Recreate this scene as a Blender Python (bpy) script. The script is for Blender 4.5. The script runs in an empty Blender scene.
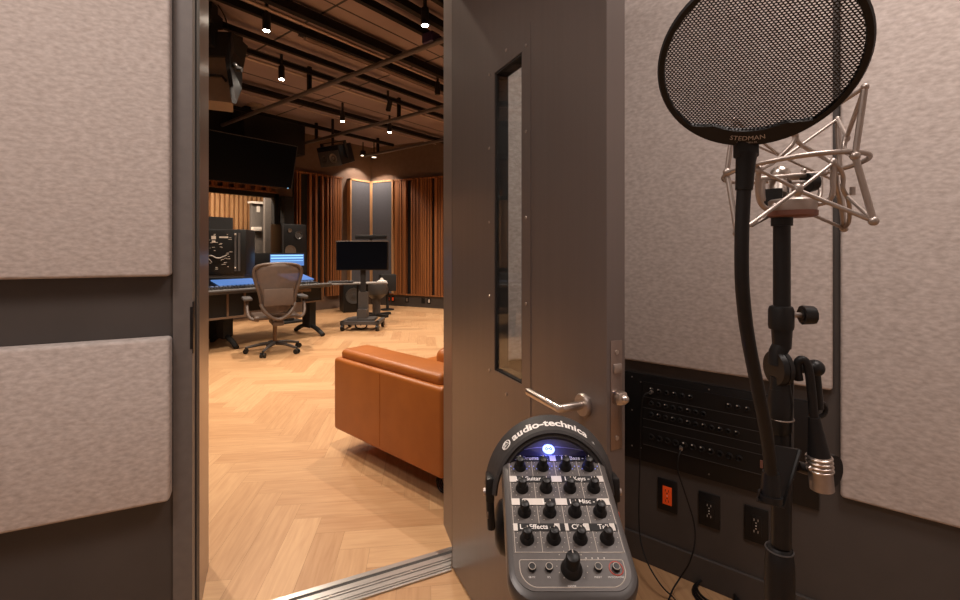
import bpy, bmesh, math, random
from mathutils import Vector, Matrix
random.seed(7)
PI = math.pi
SC = bpy.context.scene
C = SC.collection

# ------------------------------------------------------------------ camera, world, light, exposure
F = 455.0; CH = 1.25; HY = 250.0
YAW = math.radians(51.9)
cam_d = bpy.data.cameras.new('camera'); cam = bpy.data.objects.new('camera', cam_d); C.objects.link(cam)
cam.location = (0, 0, CH); cam.rotation_euler = (PI/2, 0, -YAW)
cam_d.sensor_width = 36; cam_d.lens = F/960*36; cam_d.shift_y = -50/960; cam_d.clip_start = 0.02
SC.camera = cam
SC.view_settings.view_transform = 'Standard'; SC.view_settings.look = 'None'
SC.view_settings.gamma = 1; SC.view_settings.use_curve_mapping = False
SC.view_settings.exposure = 0.0
w = bpy.data.worlds.new('world'); SC.world = w; w.use_nodes = True
w.node_tree.nodes['Background'].inputs[0].default_value = (0.02, 0.015, 0.012, 1)
w.node_tree.nodes['Background'].inputs[1].default_value = 0.3
def area(name, loc, sx, sy, power, col, rot=(0, 0, 0)):
    l = bpy.data.lights.new(name, 'AREA'); l.shape = 'RECTANGLE'; l.size = sx; l.size_y = sy
    l.energy = power; l.color = col
    o = bpy.data.objects.new(name, l); o.location = loc; o.rotation_euler = rot; C.objects.link(o); return o
WARM = (1.0, 0.75, 0.52)
area('booth_ceiling_light', (0.85, -0.35, 2.86), 0.6, 0.6, 30, (1.0, 0.87, 0.80))
area('booth_ceiling_light', (-0.45, 0.75, 2.86), 0.5, 0.5, 27, (1.0, 0.87, 0.80))
area('live_room_ceiling_light', (3.2, 9.1, 3.0), 2.6, 0.4, 230, (1.0, 0.80, 0.60))

# ------------------------------------------------------------------ frames of reference
FW = Vector((math.sin(YAW), math.cos(YAW), 0)); RT = Vector((math.cos(YAW), -math.sin(YAW), 0)); UP = Vector((0, 0, 1))
def cw(X, Z, z=0.0): v = RT*X + FW*Z; return Vector((v.x, v.y, z))
def P(px, py, Z): return cw((px-480)/F*Z, Z, CH-(py-HY)/F*Z)
def PF(px, py, z=0.0): return P(px, py, F*(CH-z)/(py-HY))
def PX(px, py, x):
    u = (px-480)/F; return P(px, py, x/(RT.x*u+FW.x))
def PY(px, py, y):
    u = (px-480)/F; return P(px, py, y/(RT.y*u+FW.y))
HX, HYY = 1.335, 1.187
WAZ = math.radians(-26.8)
DM = Matrix.Translation((HX, HYY, 0)) @ Matrix.Rotation(WAZ, 4, 'Z')     # door wall frame: x along the wall, y into the control room
def D(s, d, z=0): return DM @ Vector((s, d, z))

# ------------------------------------------------------------------ materials
def mat(name, col, rough=0.5, metal=0.0, col2=None, ns=20.0, bump=0.0, emit=None, es=0.0, alpha=1.0, stretch=(1, 1, 1), detail=4, spec=None, contrast=(0.35, 0.65), trans=0.0, coat=0.0):
    m = bpy.data.materials.new(name); m.use_nodes = True
    nt = m.node_tree; N = nt.nodes; L = nt.links; b = N['Principled BSDF']
    b.inputs['Base Color'].default_value = (*col, 1); b.inputs['Roughness'].default_value = rough
    b.inputs['Metallic'].default_value = metal
    if spec is not None: b.inputs['Specular IOR Level'].default_value = spec
    if coat: b.inputs['Coat Weight'].default_value = coat
    if trans: b.inputs['Transmission Weight'].default_value = trans
    tc = N.new('ShaderNodeTexCoord'); mp = N.new('ShaderNodeMapping'); mp.inputs['Scale'].default_value = stretch
    L.new(tc.outputs['Object'], mp.inputs[0])
    no = N.new('ShaderNodeTexNoise'); no.inputs['Scale'].default_value = ns; no.inputs['Detail'].default_value = detail
    L.new(mp.outputs[0], no.inputs['Vector'])
    rp = N.new('ShaderNodeValToRGB'); rp.color_ramp.elements[0].position = contrast[0]; rp.color_ramp.elements[1].position = contrast[1]
    c2 = col2 if col2 else tuple(min(1, c*1.12) for c in col)
    rp.color_ramp.elements[0].color = (*col, 1); rp.color_ramp.elements[1].color = (*c2, 1)
    L.new(no.outputs['Fac'], rp.inputs[0]); L.new(rp.outputs[0], b.inputs['Base Color'])
    if bump:
        bp = N.new('ShaderNodeBump'); bp.inputs['Strength'].default_value = bump; bp.inputs['Distance'].default_value = 0.002
        L.new(no.outputs['Fac'], bp.inputs['Height']); L.new(bp.outputs[0], b.inputs['Normal'])
    if emit:
        b.inputs['Emission Color'].default_value = (*emit, 1); b.inputs['Emission Strength'].default_value = es
    if alpha < 1: b.inputs['Alpha'].default_value = alpha
    return m
M = {}
M['felt'] = mat('grey_felt', (0.44, 0.382, 0.350), 0.95, col2=(0.63, 0.565, 0.53), ns=75, bump=0.25, stretch=(0.7, 0.7, 1.4), detail=12, spec=0.1, contrast=(0.28, 0.72))
M['wallpaint'] = mat('dark_grey_brown_paint', (0.060, 0.050, 0.045), 0.6, ns=8)
M['frame'] = mat('painted_steel', (0.135, 0.118, 0.109), 0.5, 0.1, ns=30)
M['door'] = mat('brushed_dark_metal', (0.195, 0.165, 0.152), 0.36, 0.6, col2=(0.205, 0.173, 0.160), ns=9, stretch=(6, 6, 0.15))
M['jamb'] = mat('brushed_bronze_metal', (0.27, 0.21, 0.18), 0.3, 0.8, ns=9, stretch=(8, 8, 0.2))
M['gasket'] = mat('rubber_gasket', (0.035, 0.031, 0.030), 0.7)
M['black'] = mat('black_plastic', (0.008, 0.0075, 0.0075), 0.42, spec=0.35)
M['blackmatte'] = mat('matte_black', (0.010, 0.009, 0.009), 0.75)
M['blackmetal'] = mat('black_metal', (0.012, 0.011, 0.011), 0.38, 0.3, spec=0.4)
M['rubber'] = mat('black_rubber', (0.009, 0.008, 0.008), 0.5, bump=0.1, ns=200, spec=0.3)
M['silver'] = mat('satin_nickel', (0.42, 0.365, 0.33), 0.42, 0.9, ns=60)
M['chrome'] = mat('polished_steel', (0.60, 0.54, 0.49), 0.28, 1.0, ns=40)
M['alu'] = mat('aluminium', (0.48, 0.46, 0.45), 0.28, 0.95, ns=60, stretch=(0.3, 3, 1))
M['leather'] = mat('tan_leather', (0.37, 0.108, 0.016), 0.42, col2=(0.42, 0.128, 0.020), ns=6, bump=0.08)
M['ceil'] = mat('brown_ceiling_tile', (0.285, 0.215, 0.208), 0.9, col2=(0.305, 0.232, 0.224), ns=3)
M['upper'] = mat('brown_fabric_wall', (0.16, 0.105, 0.075), 0.95, ns=12)
M['beam'] = mat('dark_brown_steel', (0.008, 0.006, 0.005), 0.6, spec=0.2)
M['pipe'] = mat('grey_pipe', (0.12, 0.10, 0.092), 0.42, 0.3)
M['slat'] = mat('orange_wood_slat', (0.36, 0.135, 0.042), 0.5, col2=(0.13, 0.042, 0.013), ns=5, stretch=(6, 6, 0.05), contrast=(0.42, 0.6))
M['slatlight'] = mat('pale_wood_slat', (0.62, 0.36, 0.18), 0.5, col2=(0.5, 0.27, 0.12), ns=6, stretch=(4, 4, 0.3))
M['panelblue'] = mat('slate_fabric', (0.105, 0.105, 0.118), 0.95, ns=40)
M['panelgrey'] = mat('mid_grey_fabric', (0.26, 0.23, 0.21), 0.9, ns=20)
M['screenoff'] = mat('dark_screen', (0.003, 0.004, 0.007), 0.3, spec=0.08)
M['screenblue'] = mat('blue_lit_screen', (0.02, 0.04, 0.1), 0.3, emit=(0.17, 0.36, 0.88), es=0.65)
M['screencyan'] = mat('cyan_lit_bar', (0.02, 0.04, 0.1), 0.3, emit=(0.35, 0.72, 1.0), es=1.3)
M['buttonlight'] = mat('dim_button_light', (0.1, 0.1, 0.14), 0.4, emit=(0.3, 0.45, 0.8), es=0.25)
M['lamp'] = mat('lamp_glow', (1, 1, 1), 0.5, emit=(1.0, 0.9, 0.75), es=60)
M['panelglow'] = mat('panel_lamp_glow', (1, 1, 1), 0.5, emit=(1.0, 0.88, 0.78), es=2.5)
M['consolegrey'] = mat('console_grey', (0.06, 0.054, 0.053), 0.5)
M['consoletrim'] = mat('console_tan_trim', (0.15, 0.095, 0.062), 0.5)
M['chairplastic'] = mat('taupe_plastic', (0.085, 0.058, 0.045), 0.45)
M['chairmesh'] = mat('taupe_mesh_fabric', (0.125, 0.088, 0.07), 0.8, alpha=0.75)
M['greypanel'] = mat('mixer_grey', (0.078, 0.066, 0.060), 0.45, ns=200)
M['greycase'] = mat('mixer_case_grey', (0.060, 0.053, 0.050), 0.36)
M['white'] = mat('white_print', (0.78, 0.74, 0.70), 0.6)
M['lineprint'] = mat('cream_print', (0.50, 0.44, 0.38), 0.6)
M['tape'] = mat('white_tape', (0.62, 0.57, 0.52), 0.7)
M['red'] = mat('red_ring', (0.45, 0.05, 0.03), 0.5)
M['orange'] = mat('orange_outlet_plastic', (0.85, 0.085, 0.012), 0.45, emit=(0.9, 0.09, 0.01), es=0.10)  # faint emission on the outlet plastic, which is no light source
M['blueled'] = mat('blue_white_led', (0.4, 0.5, 1), 0.4, emit=(0.42, 0.55, 1.0), es=1.5)
M['blueglow'] = mat('tiny_blue_led', (0.1, 0.1, 0.4), 0.4, emit=(0.25, 0.3, 0.9), es=1.0)
M['conduit'] = mat('pale_conduit', (0.42, 0.32, 0.27), 0.45)
M['gobo'] = mat('gobo_fabric', (0.13, 0.118, 0.112), 0.9)
M['tan'] = mat('tan_speaker_cone', (0.09, 0.062, 0.045), 0.5)
M['cone'] = mat('grey_speaker_cone', (0.05, 0.045, 0.042), 0.35)
M['hpband'] = mat('headband_padding', (0.030, 0.027, 0.026), 0.6, bump=0.2, ns=120)
M['redplate'] = mat('brick_red_disc', (0.20, 0.085, 0.06), 0.55)
M['beige'] = mat('beige_plastic', (0.20, 0.15, 0.115), 0.6)
M['purple'] = mat('purple_clamp', (0.03, 0.016, 0.06), 0.5)
M['doorglass'] = mat('tinted_clear_glass', (0.80, 0.84, 0.82), 0.02, col2=(0.80, 0.84, 0.82), trans=1.0)
M['glass'] = mat('dark_glass', (0.03, 0.03, 0.03), 0.04, alpha=0.30)

# wood floor: the plank tone is stored per plank, grain runs along the plank (UV)
def wood_mat():
    m = bpy.data.materials.new('oak_herringbone'); m.use_nodes = True
    nt = m.node_tree; N = nt.nodes; L = nt.links; b = N['Principled BSDF']
    uv = N.new('ShaderNodeUVMap'); mp = N.new('ShaderNodeMapping'); mp.inputs['Scale'].default_value = (3.0, 34, 1)
    at = N.new('ShaderNodeAttribute'); at.attribute_name = 'tone'; at.attribute_type = 'GEOMETRY'
    cmb = N.new('ShaderNodeCombineXYZ'); mu = N.new('ShaderNodeMath'); mu.operation = 'MULTIPLY'; mu.inputs[1].default_value = 40
    L.new(at.outputs['Fac'], mu.inputs[0]); L.new(mu.outputs[0], cmb.inputs['Z']); L.new(uv.outputs[0], mp.inputs['Vector']); L.new(cmb.outputs[0], mp.inputs['Location'])
    no = N.new('ShaderNodeTexNoise'); no.inputs['Scale'].default_value = 1.6; no.inputs['Detail'].default_value = 5; no.inputs['Distortion'].default_value = 0.6
    L.new(mp.outputs[0], no.inputs['Vector'])
    ad = N.new('ShaderNodeMath'); ad.operation = 'MULTIPLY_ADD'; ad.inputs[1].default_value = 0.30; 
    L.new(at.outputs['Fac'], ad.inputs[0])
    m2 = N.new('ShaderNodeMath'); m2.operation = 'MULTIPLY'; m2.inputs[1].default_value = 0.62; L.new(no.outputs['Fac'], m2.inputs[0]); L.new(m2.outputs[0], ad.inputs[2])
    rp = N.new('ShaderNodeValToRGB'); e = rp.color_ramp.elements
    e[0].position = 0.22; e[0].color = (0.38, 0.20, 0.093, 1); e[1].position = 0.78; e[1].color = (0.58, 0.36, 0.19, 1)
    L.new(ad.outputs[0], rp.inputs[0]); L.new(rp.outputs[0], b.inputs['Base Color'])
    b.inputs['Roughness'].default_value = 0.42; b.inputs['Specular IOR Level'].default_value = 0.35
    return m
M['wood'] = wood_mat()

# ------------------------------------------------------------------ mesh helpers
OM = {}
def rotm(rx=0, ry=0, rz=0): return Matrix.Rotation(rz, 4, 'Z') @ Matrix.Rotation(ry, 4, 'Y') @ Matrix.Rotation(rx, 4, 'X')
class B:
    def __init__(s): s.b = bmesh.new()
    def box(s, lo, hi, m=None, bev=0.0, seg=2):
        r = bmesh.ops.create_cube(s.b, size=1); vs = r['verts']
        lo = Vector(lo); hi = Vector(hi); c = (lo+hi)/2; d = hi-lo
        for v in vs: v.co = Vector((v.co.x*d.x, v.co.y*d.y, v.co.z*d.z)) + c
        if bev:
            es = list({e for v in vs for e in v.link_edges})
            r = bmesh.ops.bevel(s.b, geom=es, offset=bev, segments=seg, affect='EDGES', profile=0.5)
            vs = list({v for f in r['faces'] for v in f.verts} | {v for v in vs if v.is_valid})
        if m is not None: bmesh.ops.transform(s.b, matrix=m, verts=vs)
        return s
    def cyl(s, p0, p1, r0, r1=None, n=16, cap=True):
        r1 = r0 if r1 is None else r1
        p0 = Vector(p0); p1 = Vector(p1); d = p1-p0; L = d.length
        q = d.to_track_quat('Z', 'Y').to_matrix().to_4x4()
        mm = Matrix.Translation((p0+p1)/2) @ q
        bmesh.ops.create_cone(s.b, cap_ends=cap, cap_tris=False, segments=n, radius1=max(r0, 1e-5), radius2=max(r1, 1e-5), depth=L, matrix=mm)
        return s
    def sph(s, c, r, n=12, sc=(1, 1, 1)):
        bmesh.ops.create_uvsphere(s.b, u_segments=n+4, v_segments=n, radius=1, matrix=Matrix.Translation(c) @ Matrix.Diagonal((r*sc[0], r*sc[1], r*sc[2], 1)))
        return s
    def tube(s, pts, r, n=8, closed=False, smooth=0):
        pts = [Vector(p) for p in pts]
        for _ in range(smooth):
            q = []; m_ = len(pts); rng = range(m_) if closed else range(m_-1)
            if not closed: q.append(pts[0])
            for i in rng:
                a, b_ = pts[i], pts[(i+1) % m_]; q.append(a*0.75+b_*0.25); q.append(a*0.25+b_*0.75)
            if not closed: q.append(pts[-1])
            pts = q
        m_ = len(pts); rings = []; nrm = None
        for i in range(m_):
            if closed: t = pts[(i+1) % m_]-pts[i-1]
            else: t = pts[min(i+1, m_-1)]-pts[max(i-1, 0)]
            t.normalize()
            if nrm is None:
                nrm = t.orthogonal().normalized()
            else:
                nrm = (nrm - t*nrm.dot(t)).normalized()
            bn = t.cross(nrm); rr = r(i/(m_-1)) if callable(r) else r
            rings.append([s.b.verts.new(pts[i] + (nrm*math.cos(2*PI*k/n)+bn*math.sin(2*PI*k/n))*rr) for k in range(n)])
        for i in range(m_ if closed else m_-1):
            a, b_ = rings[i], rings[(i+1) % m_]; off = 0
            if closed and i == m_-1:
                off = min(range(n), key=lambda o: (a[0].co-b_[o].co).length)
            for k in range(n): s.b.faces.new((a[k], a[(k+1) % n], b_[(k+1+off) % n], b_[(k+off) % n]))
        if not closed:
            s.b.faces.new(list(reversed(rings[0]))); s.b.faces.new(rings[-1])
        return s
    def lathe(s, prof, m=None, n=24):
        closed = prof[0] == prof[-1]
        rings = []; vs = []
        for r, z in prof:
            if r < 1e-6: ring = [s.b.verts.new((0, 0, z))]
            else: ring = [s.b.verts.new((r*math.cos(2*PI*k/n), r*math.sin(2*PI*k/n), z)) for k in range(n)]
            rings.append(ring); vs += ring
        for a, b_ in zip(rings, rings[1:]):
            for k in range(n):
                k2 = (k+1) % n
                if len(a) == 1 and len(b_) == 1: continue
                if len(a) == 1: s.b.faces.new((a[0], b_[k2], b_[k]))
                elif len(b_) == 1: s.b.faces.new((a[k], a[k2], b_[0]))
                else: s.b.faces.new((a[k], a[k2], b_[k2], b_[k]))
        if not closed and len(rings[0]) > 1: s.b.faces.new(list(reversed(rings[0])))
        if not closed and len(rings[-1]) > 1: s.b.faces.new(rings[-1])
        if m is not None: bmesh.ops.transform(s.b, matrix=m, verts=vs)
        return s
    def prism(s, poly, z0, z1, m=None):
        a = [s.b.verts.new((x, y, z0)) for x, y in poly]; b_ = [s.b.verts.new((x, y, z1)) for x, y in poly]
        n = len(poly); s.b.faces.new(list(reversed(a))); s.b.faces.new(b_)
        for i in range(n): s.b.faces.new((a[i], a[(i+1) % n], b_[(i+1) % n], b_[i]))
        if m is not None: bmesh.ops.transform(s.b, matrix=m, verts=a+b_)
        return s
    def hexa(s, q0, q1):
        a = [s.b.verts.new(p) for p in q0]; b_ = [s.b.verts.new(p) for p in q1]; n = len(a)
        s.b.faces.new(list(reversed(a))); s.b.faces.new(b_)
        for i in range(n): s.b.faces.new((a[i], a[(i+1) % n], b_[(i+1) % n], b_[i]))
        return s
def obj(name, b, m, parent=None, world=False, smooth=True, mw=None):
    """links one mesh object; children are in the parent's frame (world=True: given in world space)"""
    bm = b.b; bmesh.ops.recalc_face_normals(bm, faces=bm.faces)
    if parent is not None and world:
        bmesh.ops.transform(bm, matrix=OM[parent].inverted(), verts=bm.verts)
    me = bpy.data.meshes.new(name)
    o = bpy.data.objects.new(name, me); C.objects.link(o)
    if parent is None and mw is not None:
        o.location = mw.to_translation(); o.rotation_euler = mw.to_euler(); OM[o] = mw
    elif parent is None:
        xs = [v.co for v in bm.verts]
        c = Vector(((min(v.x for v in xs)+max(v.x for v in xs))/2, (min(v.y for v in xs)+max(v.y for v in xs))/2, min(v.z for v in xs)))
        bmesh.ops.translate(bm, vec=-c, verts=bm.verts); o.location = c; OM[o] = Matrix.Translation(c)
    else:
        o.parent = parent; OM[o] = OM[parent]
    bm.to_mesh(me); bm.free()
    me.materials.append(m)
    if smooth:
        for p in me.polygons: p.use_smooth = True
        try: me.set_sharp_from_angle(angle=math.radians(38))
        except Exception: pass
    return o
def tag(o, label, cat, group=None, kind=None):
    if label: o['label'] = label
    if cat: o['category'] = cat
    if group: o['group'] = group
    if kind: o['kind'] = kind
    return o
def thing(name, label, cat, loc=(0, 0, 0), rz=0, group=None, m=None):
    o = bpy.data.objects.new(name, None); C.objects.link(o); o.empty_display_size = 0.1
    mm = m if m is not None else Matrix.Translation(loc) @ Matrix.Rotation(rz, 4, 'Z')
    o.matrix_world = mm; o.location = mm.to_translation(); o.rotation_euler = mm.to_euler()
    OM[o] = mm
    return tag(o, label, cat, group)
def struct(name, b, m, parent=None, world=False, smooth=False, mw=None):
    o = obj(name, b, m, parent, world, smooth, mw)
    if parent is None: o['kind'] = 'structure'
    return o
def dup(root, m, label=None, group=None):
    r = root.copy(); C.objects.link(r); r.location = m.to_translation(); r.rotation_euler = m.to_euler(); OM[r] = m
    if label: r['label'] = label
    if group: r['group'] = group
    def rec(a, b_):
        for ch in [o for o in C.objects if o.parent == a]:
            c = ch.copy(); C.objects.link(c); c.parent = b_; OM[c] = m; rec(ch, c)
    rec(root, r); return r
def text_bm(txt, size, depth=0.0, bold=0.0, sx=1.0, align='CENTER'):
    cu = bpy.data.curves.new('t', 'FONT'); cu.body = txt; cu.size = size; cu.align_x = align; cu.align_y = 'CENTER'; cu.extrude = depth; cu.offset = bold; cu.resolution_u = 3
    o = bpy.data.objects.new('t', cu); C.objects.link(o)
    dg = bpy.context.evaluated_depsgraph_get(); me = bpy.data.meshes.new_from_object(o.evaluated_get(dg))
    b = B(); b.b.from_mesh(me); C.objects.unlink(o); bpy.data.objects.remove(o); bpy.data.curves.remove(cu); bpy.data.meshes.remove(me)
    if sx != 1: bmesh.ops.scale(b.b, vec=(sx, 1, 1), verts=b.b.verts)
    return b
def merge(dst, src, m=None):
    if m is not None: bmesh.ops.transform(src.b, matrix=m, verts=src.b.verts)
    me = bpy.data.meshes.new('t'); src.b.to_mesh(me); dst.b.from_mesh(me); src.b.free(); bpy.data.meshes.remove(me); return dst
def frame_m(o, x, z):
    x = Vector(x).normalized(); z = Vector(z).normalized(); y = z.cross(x).normalized(); x = y.cross(z)
    return Matrix(((x.x, y.x, z.x, o[0]), (x.y, y.y, z.y, o[1]), (x.z, y.z, z.z, o[2]), (0, 0, 0, 1)))

# ------------------------------------------------------------------ SETTING
CZ = 3.62; BZ = 2.9
CORN = (6.67, 8.42); RW0 = (8.40, 1.0)
def floor_mesh():
    n = 5; W = 0.125; L = n*W; b = bmesh.new(); tone = b.faces.layers.float.new('tone_f'); uvl = b.loops.layers.uv.new('UVMap')
    c45 = math.sqrt(.5); x0 = 1.175-(n-.5)*W*c45; y0 = 0.04
    def tow(p, q): return (x0+(p-q)*c45*W, y0+(p+q)*c45*W)
    tones = []
    def inside(x, y): return -1.7 < x < 8.9 and -1.8 < y < 8.9
    R = 110
    g = 0.004
    for j in range(-R, R):
        for m_ in range(-14, 14):
            for kind in (0, 1):
                if kind == 0: r = (j+2*n*m_, j, j+2*n*m_+n, j+1)
                else: r = (j, j-2*n+1+2*n*m_, j+1, j-n+1+2*n*m_)
                cx, cy = tow((r[0]+r[2])/2, (r[1]+r[3])/2)
                if not inside(cx, cy): continue
                q = [(r[0]+g, r[1]+g), (r[2]-g, r[1]+g), (r[2]-g, r[3]-g), (r[0]+g, r[3]-g)]
                vs = [b.verts.new((*tow(*p), 0)) for p in q]; f = b.faces.new(vs)
                t = random.random(); f[tone] = t; tones.append(t)
                ox, oy = random.random()*9, random.random()*9
                for lp, p in zip(f.loops, q):
                    a, c = (p[0]-r[0])*W, (p[1]-r[1])*W
                    if kind: a, c = c, a
                    lp[uvl].uv = (a+ox, c+oy)
    me = bpy.data.meshes.new('floor'); b.to_mesh(me); b.free()
    at = me.attributes.new('tone', 'FLOAT', 'FACE')
    for i, t in enumerate(tones): at.data[i].value = t
    me.materials.append(M['wood'])
    o = bpy.data.objects.new('floor', me); C.objects.link(o); OM[o] = Matrix.Identity(4)
    o['kind'] = 'structure'; return o
floor_mesh()
M['sub'] = mat('dark_wood_joint', (0.22, 0.11, 0.05), 0.7)
struct('floor_slab', B().box((-2.0, -2.0, -0.12), (9.2, 12.2, -0.0015)), M['sub'])

# booth shell
struct('wall_booth_right', B().box((1.85, -1.6, 0), (1.97, 0.94, BZ)), M['wallpaint'])
struct('wall_booth_back', B().box((-1.6, -1.72, 0), (1.97, -1.6, BZ)), M['felt'])
struct('wall_booth_left', B().box((-1.72, -1.72, 0), (-1.6, 2.7, BZ)), M['felt'])
struct('ceiling_booth', B().prism([(1.97, -1.72), (1.97, 0.95), (-1.72, 2.82), (-1.72, -1.72)], BZ, BZ+0.1), M['panelgrey'])
OW = -0.865; DH = 2.42
struct('wall_door_left', B().box((OW-2.55, 0, 0), (OW-0.05, 0.42, CZ)), M['wallpaint'], mw=DM)
struct('wall_door_right', B().prism([(0.056, 0.0), (0.58, 0.0), (0.58, 0.285), (0.078, 0.285), (0.056, 0.10)], 0, CZ), M['wallpaint'], mw=DM)
struct('wall_door_header', B().box((OW-0.05, 0, DH+0.05), (0.055, 0.14, CZ)), M['wallpaint'], mw=DM)
# door frame
fr = struct('trim_1', B().box((OW-0.05, -0.012, 0), (OW, 0.050, DH+0.04), DM), M['frame'])
struct('trim_2', B().box((OW-0.05, 0.050, 0), (OW+0.004, 0.12, DH+0.04), DM), M['gasket'])
struct('trim_3', B().box((OW-0.05, 0.12, 0), (OW, 0.425, CZ-0.3), DM).box((OW-0.05, 0.425, 0), (OW-0.004, 0.445, CZ-0.3), DM), M['jamb'])
struct('trim_4', B().box((0.040, 0.060, 0), (0.056, 0.08, DH+0.04), DM).prism([(0.002, 0.004), (0.055, 0.0), (0.055, 0.11), (0.047, 0.115)], 0, DH+0.04, DM), M['door'])
struct('trim_6', B().prism([(0.050, 0.118), (0.056, 0.118), (0.079, 0.287), (0.073, 0.287)], 0, DH+0.04, DM), M['door'])
struct('trim_5', B().box((OW, 0.0, DH), (0.0, 0.12, DH+0.05), DM), M['frame'])
# strike plate on the latch jamb
sp = tag(obj('strike_plate', B().box((OW-0.0055, -0.0142, 0.945), (OW+0.0022, -0.012, 1.075), DM).box((OW, -0.010, 0.93), (OW+0.0025, 0.030, 1.09), DM, 0.001), M['blackmetal']), 'small dark strike plate set in the edge of the door frame', 'strike plate')
# threshold
def strip(b, d0, d1, z0, z1): return b.prism([(OW, d0), (-0.002+0.42*d0, d0), (-0.002+0.42*d1, d1), (OW, d1)], z0, z1, DM)
b = strip(B(), -0.012, 0.080, 0, 0.006)
for d0 in (0.0, 0.012, 0.038, 0.052): strip(b, d0, d0+0.007, 0.006, 0.0085)
strip(b, 0.096, 0.118, 0, 0.006)
th = thing('door_threshold', 'ridged aluminium door threshold strip with a dark joint crossing the wood floor', 'threshold', m=DM.copy())
obj('threshold_plate', b, M['alu'], th, world=True, smooth=False)
obj('rubber_joint', strip(B(), 0.080, 0.096, 0, 0.0045), M['gasket'], th, world=True)
for s_ in (-0.75, -0.45, -0.15): obj('screw', B().cyl(D(s_, 0.045, 0.0085), D(s_, 0.045, 0.0095), 0.005, n=10), M['chrome'], th, world=True)

# control room shell
struct('wall_control_near', B().box((1.9, 1.0, 0), (8.5, 1.12, CZ)), M['wallpaint'])
struct('wall_control_left', B().box((-1.72, 2.7, 0), (-1.6, 8.45, CZ)), M['upper'])
bw = B().box((-1.6, 8.50, 0), (0.9, 8.62, CZ)).box((0.9, 8.50, 2.30), (4.47, 8.62, CZ)).box((0.9, 8.50, 0), (4.47, 8.62, 0.85)).box((4.47, 8.50, 0), (6.9, 8.62, CZ))
struct('wall_control_window', bw, M['upper'])
dirR = Vector((RW0[0]-CORN[0], RW0[1]-CORN[1], 0)); LR = dirR.length; RM = Matrix.Translation((CORN[0], CORN[1], 0)) @ Matrix.Rotation(math.atan2(dirR.y, dirR.x), 4, 'Z')  # x along the wall, y outwards (+)
struct('wall_control_right', B().box((-0.15, 0.09, 0), (LR, 0.2, CZ), RM), M['upper'])
struct('ceiling', B().box((-1.72, 1.35, CZ), (9.0, 8.7, CZ+0.08)), M['ceil'])
cs = B()
for x in (-0.35, 1.13, 2.61, 4.09, 5.57, 7.05): cs.box((x-0.011, 1.4, CZ-0.003), (x+0.011, 8.5, CZ+0.01))
for y in (1.9, 2.9, 3.82, 4.62, 5.42, 6.22, 7.05, 7.85): cs.box((-1.6, y-0.008, CZ-0.003), (8.4, y+0.008, CZ+0.01))
struct('trim_ceiling', cs, M['gasket'])
# live room beyond the control window
struct('wall_live_back', B().box((-1.8, 10.6, 0), (9.2, 10.7, 3.2)), M['slatlight'])
struct('ceiling_live', B().box((-1.8, 8.62, 3.1), (9.2, 10.7, 3.2)), M['panelgrey'])
struct('wall_live_left', B().box((-1.9, 8.62, 0), (-1.8, 10.7, 3.2)), M['slatlight'])
struct('wall_live_right', B().box((9.1, 8.62, 0), (9.2, 10.7, 3.2)), M['slatlight'])
ls = B(); x = 1.0
while x < 5.6:
    ls.box((x, 10.52, 0.1), (x+0.055, 10.6, 2.9)); x += 0.10
tag(obj('slat_wall_panel', ls, M['slatlight'], smooth=False), 'pale lit wooden slat wall seen through the control room window', 'slat panel')
# window frame + glass
wf = struct('window_1', B().box((0.9, 8.485, 2.25), (4.52, 8.60, 2.33)).box((0.9, 8.485, 0.82), (4.52, 8.60, 0.9)).box((4.43, 8.485, 0.82), (4.52, 8.60, 2.33)), M['blackmatte'])
struct('window_glass', B().box((0.9, 8.57, 0.88), (4.45, 8.578, 2.27)), M['glass'], wf, world=True)
# slatted sill strip above the window
b = B().box((1.0, 8.40, 2.335), (4.45, 8.484, 2.36)).box((1.0, 8.40, 2.43), (4.45, 8.484, 2.455))
x = 1.0
while x < 4.4: b.box((x, 8.41, 2.36), (x+0.10, 8.484, 2.43)); x += 0.19
tag(obj('slat_grille', b, M['slat'], smooth=False), 'low orange wooden slotted grille above the control room window', 'grille')
# live room objects
tag(obj('acoustic_baffle', B().box((PY(251.5,200,9.9).x, 9.9, 0.02), (PY(264,200,9.9).x, 10.0, PY(258,204,9.9).z), None, 0.01), M['gobo']), 'grey upright acoustic baffle with a white label beyond the window', 'baffle')
pl = thing('grey_gobo', 'tall grey gobo screen at the right end of the live room window', 'screen', (PY(264,200,9.3).x+0.22, 9.3, 0))
obj('panel', B().box((-0.22, -0.04, 0.05), (0.28, 0.04, 2.6), None, 0.008), M['gobo'], pl)
obj('foot', B().box((-0.24, -0.15, 0), (0.3, 0.15, 0.05)), M['black'], pl)
tag(obj('baffle_sign', B().box((PY(257,200,9.885).x, 9.885, PY(258,212,9.885).z), (PY(260,200,9.885).x, 9.898, PY(258,206,9.885).z)), M['white']), 'small white label card on the grey acoustic baffle', 'sign')
tag(obj('baffle_cap', B().box((PY(251,200,9.84).x, 9.84, PY(258,204,9.9).z+.002), (PY(264,200,9.84).x, 10.0, PY(258,202,9.84).z+.01)), M['white']), 'thin white cap set on top of the grey acoustic baffle', 'cap')  # plain white cap of the baffle, gives no light
tag(obj('wall_shelf_box', B().box((PY(253,200,9.8).x, 9.8, PY(258,231,9.8).z), (PY(262,200,9.8).x, 9.895, PY(258,227,9.8).z), None, .01), M['white']), 'small white box hung halfway down the grey baffle', 'box')

# booth baseboards
struct('baseboard_right', B().box((1.838, -1.6, 0), (1.85, 0.93, 0.105), None, 0.002), M['wallpaint'])
struct('baseboard_left', B().box((OW-2.5, -0.012, 0), (OW-0.055, 0, 0.105), DM, 0.002), M['wallpaint'])

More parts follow.
